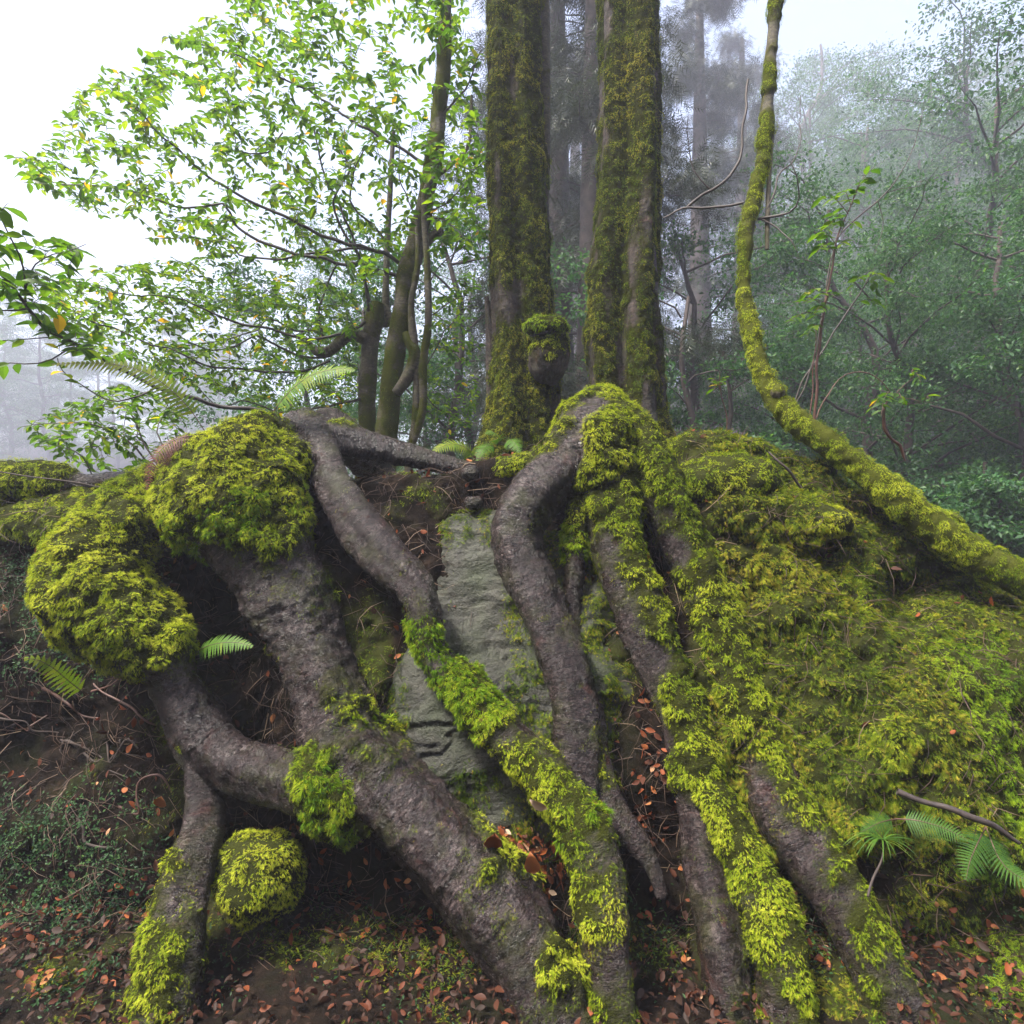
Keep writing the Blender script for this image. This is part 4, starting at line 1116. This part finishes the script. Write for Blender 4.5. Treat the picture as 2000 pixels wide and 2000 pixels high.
# low spray behind the left rim
bL = P(330, 960, 3.7)
TL = thing("bush", "leafy bush drooping behind the left rim beside the moss hump", "bush", bL)
brL = [zpath([(950, 1900), (700, 1620), (520, 1520), (330, 1510), (100, 1530)], (3.7, 3.5), .007, .002), zpath([(950, 1900), (780, 1600), (700, 1450), (560, 1370)], (3.7, 3.8), .007, .002),
       zpath([(500, 1790), (400, 1660), (200, 1640)], (3.6, 3.5), .004, .002), zpath([(950, 1900), (860, 1560), (900, 1400)], (3.7, 3.9), .006, .002)]
tL = scatter_targets([(40, 800), (130, 750), (220, 720), (350, 740), (340, 880), (180, 890), (90, 860)], 190, (3.4, 4.4), rng)
leafy(TL, bL, brL, tL, rng, .062, .024, 'twig', (.42, .18), reach=.7)

# ================================================================== SAPLINGS ON THE RIGHT
def sapling(label, stems, sprays, base, L=.06, mat='twig_red', cat="sapling"):
    t = thing("sapling", label, cat, base)
    rg = np.random.default_rng(len(label))
    for s in stems:
        v, f, C, T = thin(s, 6, .03, .008, 3)
        obj("stem", mesh_np("stem", v - np.asarray(base), f, M[mat], True), t)
    for (a, b_) in sprays:
        wb = MB(); lb = MB()
        a = np.array(a); b_ = np.array(b_)
        m = (a + b_) / 2 + np.array([0, 0, .04])
        v, f, C, T = thin([(*a, .0022), (*m, .0016), (*b_, .0008)], 4, .03)
        wb.add(v, f); twig_leaves(C, T, lb, rg, L, .022, .15, (.40, .16))
        lb.build("leaves", M['leaf'], wb.build("twig", M[mat], t, base), base, False)
    return t
def Z3(x, y, Y): return P(1256 + x * .35, 270.5 + y * .35, Y)
bs = Z3(800, 1500, 3.15)
sp = []
for (x0, y0, x1, y1) in [(985, 370, 1130, 120), (1010, 300, 1090, 190), (985, 380, 830, 300), (960, 450, 880, 400), (945, 480, 1030, 440), (930, 560, 800, 500), (920, 590, 960, 550), (905, 580, 810, 590), (880, 830, 740, 820), (860, 900, 740, 860), (870, 850, 910, 830),
                         (855, 940, 650, 970), (850, 1000, 760, 1040), (970, 420, 860, 480), (1000, 340, 940, 270), (870, 900, 800, 930)]:
    sp.append((Z3(x0, y0, 3.15), Z3(x1, y1, 3.05)))
sapling("slender upright sapling with reddish stem growing out of the leaning mossy trunk",
        [[(*Z3(x, y, 3.15), r) for x, y, r in ((800, 1500, .008), (815, 1300, .008), (825, 1080, .0075), (850, 940, .007), (880, 790, .0065), (910, 600, .0055), (930, 500, .0045), (985, 380, .003), (1040, 230, .002), (1100, 130, .0012))],
         [(*Z3(x, y, 3.18), r) for x, y, r in ((775, 1480, .004), (790, 1300, .004), (800, 1150, .003), (810, 1000, .002))]], sp, bs)
bs = Z3(690, 1400, 3.2)
sapling("thin bare dark stem slanting up to the top right from the leaning mossy trunk",
        [[(*Z3(x, y, 3.3), r) for x, y, r in ((690, 1400, .005), (730, 1290, .005), (830, 1140, .005), (900, 1020, .0045), (1000, 880, .0045), (1080, 750, .0035), (1120, 690, .002))],
         [(*Z3(x, y, 3.25), r) for x, y, r in ((700, 1410, .004), (780, 1220, .004), (840, 960, .004), (915, 560, .004), (1000, 430, .004), (1170, 290, .0038), (1260, 160, .003), (1330, 20, .0025), (1380, -180, .002))],
         [(*Z3(x, y, 3.25), r) for x, y, r in ((1190, 270, .002), (1260, 245, .002), (1370, 230, .001))],
         [(*Z3(x, y, 3.25), r) for x, y, r in ((1150, 310, .0025), (1180, 420, .002), (1160, 520, .002), (1120, 610, .001))]],
        [(Z3(1080, 750, 3.3), Z3(1010, 770, 3.2)), (Z3(1090, 740, 3.3), Z3(1150, 720, 3.2)), (Z3(1080, 760, 3.3), Z3(1140, 790, 3.25)), (Z3(1100, 720, 3.3), Z3(1200, 770, 3.2)), (Z3(1000, 880, 3.3), Z3(1170, 880, 3.2))], bs, mat='twig')
bs = Z3(815, 1480, 3.1)
sapling("wiry shoot arching over to the right and ending in a drooping leafy tuft",
        [[(*Z3(x, y, 3.1), r) for x, y, r in ((815, 1480, .004), (850, 1390, .0035), (940, 1270, .003), (1060, 1225, .003), (1150, 1270, .0025), (1225, 1370, .002))],
         [(*Z3(x, y, 3.1), r) for x, y, r in ((1225, 1370, .002), (1290, 1375, .0015), (1420, 1400, .001))],
         [(*Z3(x, y, 3.1), r) for x, y, r in ((1225, 1370, .0015), (1290, 1300, .0015), (1330, 1270, .001))]],
        [(Z3(1225, 1370, 3.1), Z3(1170, 1400, 3.05)), (Z3(1225, 1370, 3.1), Z3(1290, 1410, 3.05)), (Z3(1330, 1270, 3.1), Z3(1375, 1290, 3.05)), (Z3(1320, 1280, 3.1), Z3(1340, 1240, 3.1)), (Z3(1390, 1400, 3.1), Z3(1430, 1410, 3.05)), (Z3(1180, 1390, 3.1), Z3(1110, 1440, 3.05)), (Z3(1190, 1390, 3.08), Z3(1160, 1470, 3.0))], bs)
v, f, C, T = thin([(*Z3(x, y, 3.09), r) for x, y, r in ((1225, 1370, .0015), (1190, 1390, .004), (1172, 1440, .007), (1180, 1540, .009), (1220, 1600, .007), (1265, 1630, .008), (1285, 1680, .006), (1295, 1710, .002))], 8, .015, .006, 5)
tag(obj("hanging_twig", mesh_np("hanging_twig", v - Z3(1225, 1370, 3.09), f, M['twig_red'], True), None, Z3(1225, 1370, 3.09)), "crooked bare brown twig hanging from the arching leafy shoot", "twig")
bs = P(1365, 850, 3.3)
sapling("tiny shoot with a bright leaf tuft and thin stem behind the broad moss hump",
        [[(*P(x, y, 3.3), r) for x, y, r in ((1372, 850, .0035), (1370, 790, .003), (1360, 745, .0025), (1357, 710, .0015))]],
        [(P(1358, 735, 3.3), P(x, y, 3.28)) for x, y in ((1342, 722), (1372, 718), (1358, 700), (1345, 742))], bs, L=.05)

# ================================================================== FERNS
def fern(label, fronds_, base, mat='fern', tint=(.5, .1), group=None, cat="fern", npin=26, w=.36, name="fern", droop=.18, facing=None, full=.34):
    """each frond: control points (xyz); pinnae shrink to the tip and carry small teeth"""
    t = thing(name, label, cat, base, group)
    rg = np.random.default_rng(len(label) * 7 + int(abs(base[0]) * 100))
    for pts in fronds_:
        v, f, C, T = thin([(*p, .0024 * (1 - .75 * i / (len(pts) - 1))) for i, p in enumerate(pts)], 4, .02)
        mb = MB()
        seg = np.concatenate([[0], np.cumsum(np.linalg.norm(np.diff(C, axis=0), axis=1))]); tot = seg[-1]
        fc = np.array([0, -.75, .65]) if facing is None else np.array(facing, float)
        for k in range(npin):
            s = tot * (.14 + .86 * (k + .3) / npin)
            p = np.array([np.interp(s, seg, C[:, j]) for j in range(3)]); tn = np.array([np.interp(s, seg, T[:, j]) for j in range(3)])
            tn /= np.linalg.norm(tn)
            u = s / tot
            L = w * tot * (math.sin(pi * min(1, (0.18 + .82 * u)) ** .9) ** .8 if u < 1 else 0) * .5 + .004
            sd = np.cross(tn, fc); sd /= np.linalg.norm(sd); zz = np.cross(sd, tn)
            for sg in (-1, 1):
                d = sd * sg + tn * .38 + zz * rg.uniform(-.15, .05); d /= np.linalg.norm(d)
                fl = np.cross(d, zz * sg); fl /= np.linalg.norm(fl)
                hw = tot / npin * full
                V = []; F = []
                m = 5
                for q in range(m + 1):
                    a = q / m; c_ = p + d * L * a - np.array([0, 0, 1]) * droop * L * a * a
                    e = hw * (1 - a) ** .7
                    V += [c_ - fl * e, c_ + fl * e]
                for q in range(m):
                    a = 2 * q
                    # toothed edge: each tooth is a slanted pair of triangles
                    tip1 = V[a + 2] - fl * hw * .45 * (1 - q / m); tip2 = V[a + 3] + fl * hw * .45 * (1 - q / m)
                    b_ = len(V); V += [tip1, tip2]
                    F += [(a, a + 1, a + 3), (a, a + 3, a + 2), (a, a + 2, b_), (a + 1, b_ + 1, a + 3)]
                mb.add(np.array(V), np.array(F), tint=np.clip(rg.normal(tint[0], tint[1]) + .15 * u, 0, 1))
        fo = mb.build("frond", M[mat], t, base, False)
        obj("stalk", mesh_np("stalk", v - np.asarray(base), f, M['twig_red'], True), fo)
    return t
def pts_px(l): return [P(a, b_, y) for a, b_, y in l]
def Z1Y(l): return [P(*Z1(x, y), Y) for x, y, Y in l]
fern("yellow green fern frond arching left above the moss hump", [Z1Y([(1110, 1560, 3.0), (1020, 1430, 2.97), (900, 1310, 2.93), (770, 1230, 2.9), (600, 1190, 2.87), (450, 1185, 2.84), (270, 1190, 2.8)])], P(Z1(1110, 1560)[0], Z1(1110, 1560)[1], 3.0), tint=(.75, .07), npin=34, w=.20)
fern("bright green fern frond leaning right above the moss hump", [Z1Y([(1450, 1480, 3.0), (1500, 1410, 2.98), (1570, 1330, 2.95), (1660, 1260, 2.92), (1760, 1225, 2.9), (1850, 1215, 2.88), (1915, 1225, 2.86)])], P(Z1(1450, 1480)[0], Z1(1450, 1480)[1], 3.0), tint=(.58, .07), npin=32, w=.34)
fern("withered dark red fern frond curling down left of the moss hump", [Z1Y([(1085, 1580, 2.75), (1010, 1580, 2.71), (920, 1610, 2.67), (850, 1670, 2.63), (810, 1750, 2.61), (790, 1870, 2.59)]), Z1Y([(1020, 1560, 2.75), (960, 1610, 2.69), (900, 1690, 2.65), (870, 1790, 2.63)])], P(Z1(1085, 1580)[0], Z1(1085, 1580)[1], 2.92), 'fern_dead', (.3, .25), npin=26, w=.24, droop=.35, full=.2)
fern("small vivid green fern frond in the dark hollow behind the arching root", [pts_px([(364, 1236, 2.56), (385, 1222, 2.53), (410, 1214, 2.5), (445, 1212, 2.48), (478, 1220, 2.46)])], P(364, 1236, 2.56), tint=(.45, .06), npin=20, w=.32)
fern("small yellow green fern frond on the dark soil at the far left", [pts_px([(165, 1312, 2.62), (130, 1285, 2.55), (100, 1260, 2.5), (70, 1245, 2.46), (42, 1242, 2.43)])], P(165, 1312, 2.62), tint=(.66, .06), npin=14, w=.34)
fern("green fern at the left foot of the cedar with the burl", [pts_px([(940, 850, 3.95), (925, 840, 3.9), (910, 848, 3.82), (900, 870, 3.78)]), pts_px([(945, 848, 3.95), (960, 830, 3.88), (972, 838, 3.8), (980, 855, 3.76)]), pts_px([(942, 848, 3.95), (940, 825, 3.9), (930, 815, 3.82), (915, 818, 3.78)])], P(942, 850, 3.95), tint=(.38, .08), npin=18, w=.5)
fern("yellowish fern frond bowed over the rim beside the level bare root", [pts_px([(895, 875, 3.6), (885, 850, 3.55), (860, 838, 3.5), (835, 842, 3.45), (812, 855, 3.42)])], P(895, 875, 3.6), tint=(.7, .07), npin=22, w=.36)
fern("blue green fern frond spreading right at the foot of the right bank", [pts_px([(1690, 1545, 2.3), (1730, 1548, 2.26), (1780, 1562, 2.22), (1825, 1585, 2.18)]), pts_px([(1690, 1545, 2.3), (1660, 1552, 2.27), (1625, 1570, 2.24)])], P(1690, 1545, 2.3), tint=(.14, .06), npin=22, w=.5, full=.27)
fern("largest blue green fern frond hanging at the bottom right", [pts_px([(1860, 1560, 2.25), (1845, 1590, 2.2), (1830, 1625, 2.15), (1822, 1662, 2.12)]), pts_px([(1860, 1560, 2.25), (1885, 1620, 2.18), (1915, 1650, 2.14), (1960, 1668, 2.1)])], P(1860, 1560, 2.25), tint=(.10, .06), npin=20, w=.5, full=.27)
# grass tuft
def grass_tuft(label, base, n, L, rg):
    mb = MB()
    for k in range(n):
        a = rg.uniform(0, 2 * pi); l = L * rg.uniform(.6, 1.1); o_ = np.array([math.cos(a), math.sin(a) * .7 - .35, 0]); o_ /= np.linalg.norm(o_)
        sd = np.cross(o_, [0, 0, 1]); h = rg.uniform(.35, .8)
        V = []
        for q in range(7):
            t = q / 6
            c_ = o_ * l * t * .9 + np.array([0, 0, l * h * (t - 1.15 * t * t)])
            w_ = .0032 * (1 - t) ** .6
            V += [c_ - sd * w_, c_ + sd * w_ + np.array([0, 0, .0008])]
        mb.add(np.array(V), grid_faces(7, 2, False), tint=np.clip(rg.normal(.45, .15), 0, 1))
    o = mb.build("grass_tuft", M['fern'], None)
    o.location = base
    tag(o, label, "grass tuft")
grass_tuft("arching narrow grass tuft on the dark soil at the lower right", P(1665, 1585, 2.24), 34, .17, np.random.default_rng(3))
# sticks
def stick(name, label, pts, mat='twig', seed=1, cat="stick"):
    b = pts[0][:3]
    v, f, C, T = thin(pts, 8, .015, .006, seed)
    tag(obj(name, mesh_np(name, v - np.array(b), f, M[mat], True), None, b), label, cat)
stick("fallen_stick", "thick dark fallen stick lying on the lower right moss slope", [(*P(x, y, Y), r) for x, y, Y, r in ((1690, 1492, 2.30, .012), (1740, 1512, 2.27, .010), (1790, 1525, 2.24, .011), (1830, 1540, 2.22, .012), (1870, 1555, 2.21, .011), (1925, 1590, 2.2, .006))])
stick("fallen_twig", "thin pale forked twig leaning on the broad moss hump", [(*P(x, y, Y), r) for x, y, Y, r in ((1512, 920, 2.88, .006), (1490, 890, 2.86, .006), (1465, 868, 2.87, .005), (1448, 852, 2.9, .004))], 'bark_far', cat="twig")
stick("fallen_twig", "pale thin twig standing in the dark soil left of the grass tuft", [(*P(x, y, Y), r) for x, y, Y, r in ((1640, 1690, 2.1, .004), (1652, 1650, 2.16, .004), (1665, 1620, 2.2, .003), (1668, 1590, 2.22, .002))], 'bark_far', 2, cat="twig")
stick("fallen_twig", "long thin twig stretched across the moss at the left rim", [(*P(x, y, Y), r) for x, y, Y, r in ((-60, 880, 2.95, .003), (40, 897, 2.92, .003), (150, 912, 2.9, .003), (240, 928, 2.88, .002))], 'bark_far', 3, cat="twig")

# ================================================================== FOREST IN THE FOG
def forest_tree(name, kind, H, seed):
    """trunk + crown built round the origin; crown of limbs, twigs and many small leaves"""
    rg = np.random.default_rng(seed)
    r0 = .018 * H * (1.6 if kind == 'cedar' else .8)
    pts = []; x = y = 0.0; ln = rg.normal(0, .05, 2) if kind != 'cedar' else (0, 0)
    for k in range(8):
        t = k / 7
        pts.append((x, y, H * t * .95 - .4 * (k == 0), r0 * (1 - .85 * t) + .01)); x += ln[0] * H / 7 + rg.normal(0, .02 * H * (kind != 'cedar')); y += ln[1] * H / 7 + rg.normal(0, .02 * H * (kind != 'cedar'))
    v, f, C, T = thin(pts, 12, .25, .04 if kind != 'cedar' else .0, seed)
    wb = MB(); lb = MB(); wb.add(v, f)
    nl = {'broad': 34, 'cedar': 46, 'shrub': 18, 'thin': 14}[kind]
    lo = {'broad': .08, 'cedar': .38, 'shrub': .05, 'thin': .3}[kind]
    for i in range(nl):
        h = lo + (1 - lo) * (i + rg.random()) / nl
        a = rg.uniform(0, 2 * pi); j = min(len(C) - 1, int(h * (len(C) - 1)))
        p = C[j]
        if kind == 'cedar': ll = H * .20 * (1.1 - h) + .5; d = np.array([math.cos(a), math.sin(a), -.12])
        else: ll = H * rg.uniform(.20, .38) * (1.15 - .6 * h); d = np.array([math.cos(a), math.sin(a), rg.uniform(.1, .6)])
        m1 = p + d * ll * .5 + np.array([0, 0, .05 * ll]); q = p + d * ll + np.array([0, 0, -.10 * ll]) + rg.normal(0, .08 * ll, 3)
        v, f, C2, T2 = thin([(*p, .010 * ll + .004), (*m1, .006 * ll + .003), (*q, .004)], 4, ll / 6, .06, seed + i)
        wb.add(v, f)
        ns = 7 if kind != 'cedar' else 6
        for s in range(ns):
            u = rg.uniform(.3, 1.0); c_ = np.array([np.interp(u, np.linspace(0, 1, len(C2)), C2[:, k]) for k in range(3)])
            e = c_ + rg.normal(0, 1, 3) * np.array([.3, .3, .13]) * ll * .8 + d * .12 * ll
            v, f, C3, T3 = thin([(*c_, .004), (*((c_ + e) / 2 + np.array([0, 0, .06])), .003), (*e, .002)], 3, .25)
            wb.add(v, f)
            n = 85 if kind != 'cedar' else 44
            tt = rg.uniform(.15, 1.05, n)
            pos = c_ + (e - c_) * tt[:, None] + rg.normal(0, .10 + .03 * ll, (n, 3)) * np.array([1, 1, .55])
            yd = nrm((e - c_)[None] * .6 + rg.normal(0, .5, (n, 3)) + np.array([0, 0, -.25 if kind != 'cedar' else -.5]))
            zd = nrm(np.array([0, 0, 1.]) + rg.normal(0, .4, (n, 3)))
            if kind == 'cedar':
                v, f, a_ = place('needle', pos, yd, zd, rg.uniform(.16, .34, n), np.clip(rg.normal(.5, .25, n), 0, 1))
            else:
                v, f, a_ = place('small', pos, yd, zd, rg.uniform(.05, .10, n), np.clip(rg.normal(.45, .22, n) + .15 * vnoise(pos * .8, 3), 0, 1))
            lb.add(v, f, tint=a_)
    cm = lb.build("crown", M['needle'] if kind == 'cedar' else M['leaf_far'], None, smooth=False)
    wm = wb.build("trunk", M['bark_far'], None)
    r = (wm.data, cm.data)
    bpy.data.objects.remove(cm); bpy.data.objects.remove(wm)
    return r

PROTO = {}
for k, (kind, H) in {'broad0': ('broad', 9), 'broad1': ('broad', 8), 'broad2': ('broad', 10), 'cedar0': ('cedar', 15), 'cedar1': ('cedar', 14), 'shrub0': ('shrub', 4), 'shrub1': ('shrub', 3.4), 'thin0': ('thin', 8), 'thin1': ('thin', 7)}.items():
    PROTO[k] = forest_tree(k, kind, H, sum(map(ord, k)))

KINDNAME = {'broad': "broadleaf_tree", 'cedar': "cedar_tree", 'shrub': "shrub", 'thin': "slender_tree"}
def plant(key, px, Y, label, cat, group, sc=1.0, rz=None, dz=0.0, rg=random.Random(4)):
    k_ = 1 + .95 * float(sstep(9, 20, np.array(Y)))
    Y = Y * k_; sc = sc * (1 + (k_ - 1) * .85)
    x = (px - 966) / W * K * Y
    z = float(ground_z(np.array([x]), np.array([Y]))[0]) + dz
    t = thing(KINDNAME[key[:-1]], label, cat, (x, Y, z), group)
    t.rotation_euler = (0, 0, rg.uniform(0, 6.28) if rz is None else rz)
    t.scale = (sc, sc, sc)
    for nm, me in zip(("trunk", "crown"), PROTO[key]):
        obj(nm, me, t)
    return t

LR = "green broadleaf tree on the foggy slope right of the leaning trunk"
for (key, px, Y, sc) in [('broad2', 1480, 27, 1.6), ('broad0', 1560, 33, 1.7), ('broad1', 1640, 38, 1.8), ('broad2', 1730, 30, 1.6), ('broad0', 1800, 40, 1.8), ('broad1', 1850, 29, 1.7), ('broad2', 1930, 36, 1.7), ('broad0', 2000, 31, 1.7), ('broad2', 1760, 8.6, .7), ('broad1', 1890, 9.8, .9), ('broad0', 1610, 11.5, .85), ('broad2', 2010, 12.5, 1.1), ('broad0', 1480, 12.5, .8), ('broad1', 1740, 16.5, 1.1), ('broad2', 1560, 19.5, 1.0), ('broad0', 1880, 21.5, 1.2), ('broad1', 1690, 26, 1.2), ('broad2', 1960, 28, 1.3), ('broad0', 1850, 34, 1.3),
                         ('broad0', 1830, 8.0, .8), ('broad1', 1960, 8.6, 1.0), ('broad2', 1700, 9.6, .85), ('broad1', 1540, 10.5, .8), ('broad0', 2080, 10.0, 1.1), ('broad2', 1860, 11.5, 1.05), ('broad1', 1650, 13.0, 1.0),
                         ('broad0', 1760, 14.5, 1.1), ('broad2', 1950, 14.5, 1.2), ('broad1', 1500, 15.0, 1.0), ('broad0', 1610, 17.5, 1.1), ('broad2', 1820, 18.5, 1.25), ('broad1', 2020, 19.5, 1.3), ('broad0', 1720, 22, 1.2), ('broad2', 1540, 23, 1.1), ('broad1', 1900, 25, 1.3), ('broad0', 1640, 29, 1.2), ('broad2', 1780, 32, 1.3)]:
    plant(key, px, Y, LR, "tree", "foggy trees on the right slope", sc)
LS = "low dark green shrub in the hollow behind the right rim"
for (key, px, Y, sc) in [('shrub0', 1640, 6.8, .9), ('shrub1', 1780, 6.6, .9), ('shrub0', 1900, 6.4, .85), ('shrub1', 1990, 6.4, 1.0), ('shrub0', 1520, 8.4, 1.0), ('shrub1', 1700, 7.8, 1.1), ('shrub0', 1840, 7.4, 1.0), ('shrub1', 1420, 9.0, 1.1), ('shrub0', 1330, 10.5, 1.1), ('shrub1', 1600, 9.2, 1.2)]:
    plant(key, px, Y, LS, "shrub", "shrubs behind the right rim", sc)
LC = "dim cedar with a straight trunk in the fog behind the two big cedars"
for (key, px, Y, sc) in [('cedar0', 1052, 11.0, 1.0), ('cedar1', 1118, 9.5, .95), ('cedar0', 1320, 15, 1.0), ('cedar1', 1400, 19, 1.0), ('cedar0', 1085, 20, 1.1)]:
    plant(key, px, Y, LC, "tree", "foggy cedars in the middle", sc)
LT = "slender foggy tree standing between the left trunks and the central rim"
for (key, px, Y, sc) in [('thin0', 905, 8.5, .95), ('thin1', 860, 10.0, 1.0), ('broad1', 800, 12.0, .75), ('thin0', 640, 9.5, .9), ('thin1', 560, 11, 1.0), ('broad0', 880, 15, .9), ('broad2', 720, 16, .9)]:
    plant(key, px, Y, LT, "tree", "foggy trees behind the left trunks", sc)
LI = "leafy slender tree in the fog right of the straight cedar"
for (key, px, Y, sc) in [('thin1', 1290, 8.2, .9), ('thin0', 1330, 9.5, 1.0), ('thin1', 1370, 8.0, .8), ('broad1', 1290, 12, .8)]:
    plant(key, px, Y, LI, "tree", "foggy slender trees right of the straight cedar", sc)
LF = "faint tree on the misty far left hillside"
rr = random.Random(8)
for i in range(34):
    plant(['broad0', 'broad1', 'broad2'][i % 3], rr.uniform(-250, 420), rr.uniform(30, 68), LF, "tree", "misty trees on the far left hillside", rr.uniform(.8, 1.2))

# ================================================================== HAZE
def haze():
    x0, x1, y0, y1, z0, z1 = -165, 165, -44, 165, -3.6, 60.0
    V = np.array([(x, y, z) for z in (z0, z1) for y in (y0, y1) for x in (x0, x1)], float)
    F = np.array([(0, 2, 3, 1), (4, 5, 7, 6), (0, 1, 5, 4), (2, 6, 7, 3), (0, 4, 6, 2), (1, 3, 7, 5)])
    m, nt, out = new_mat("haze")
    pv = N(nt, "ShaderNodeVolumePrincipled")
    pv.inputs["Color"].default_value = (0.66, 0.68, 0.80, 1)
    pv.inputs["Density"].default_value = HAZE_D
    pv.inputs["Anisotropy"].default_value = 0.2
    for k in ("Density Attribute", "Color Attribute", "Temperature Attribute"):
        pv.inputs[k].default_value = ""
    nt.links.new(pv.outputs[0], out.inputs["Volume"])
    me = mesh_np("haze", V, F, m, False)
    o = obj("haze", me)
    tag(o, "pale fog filling the forest", "fog", kind="stuff")
HAZE_D = 0.0062
haze()
print('FRONDS', FROND_STATS[0])
# end
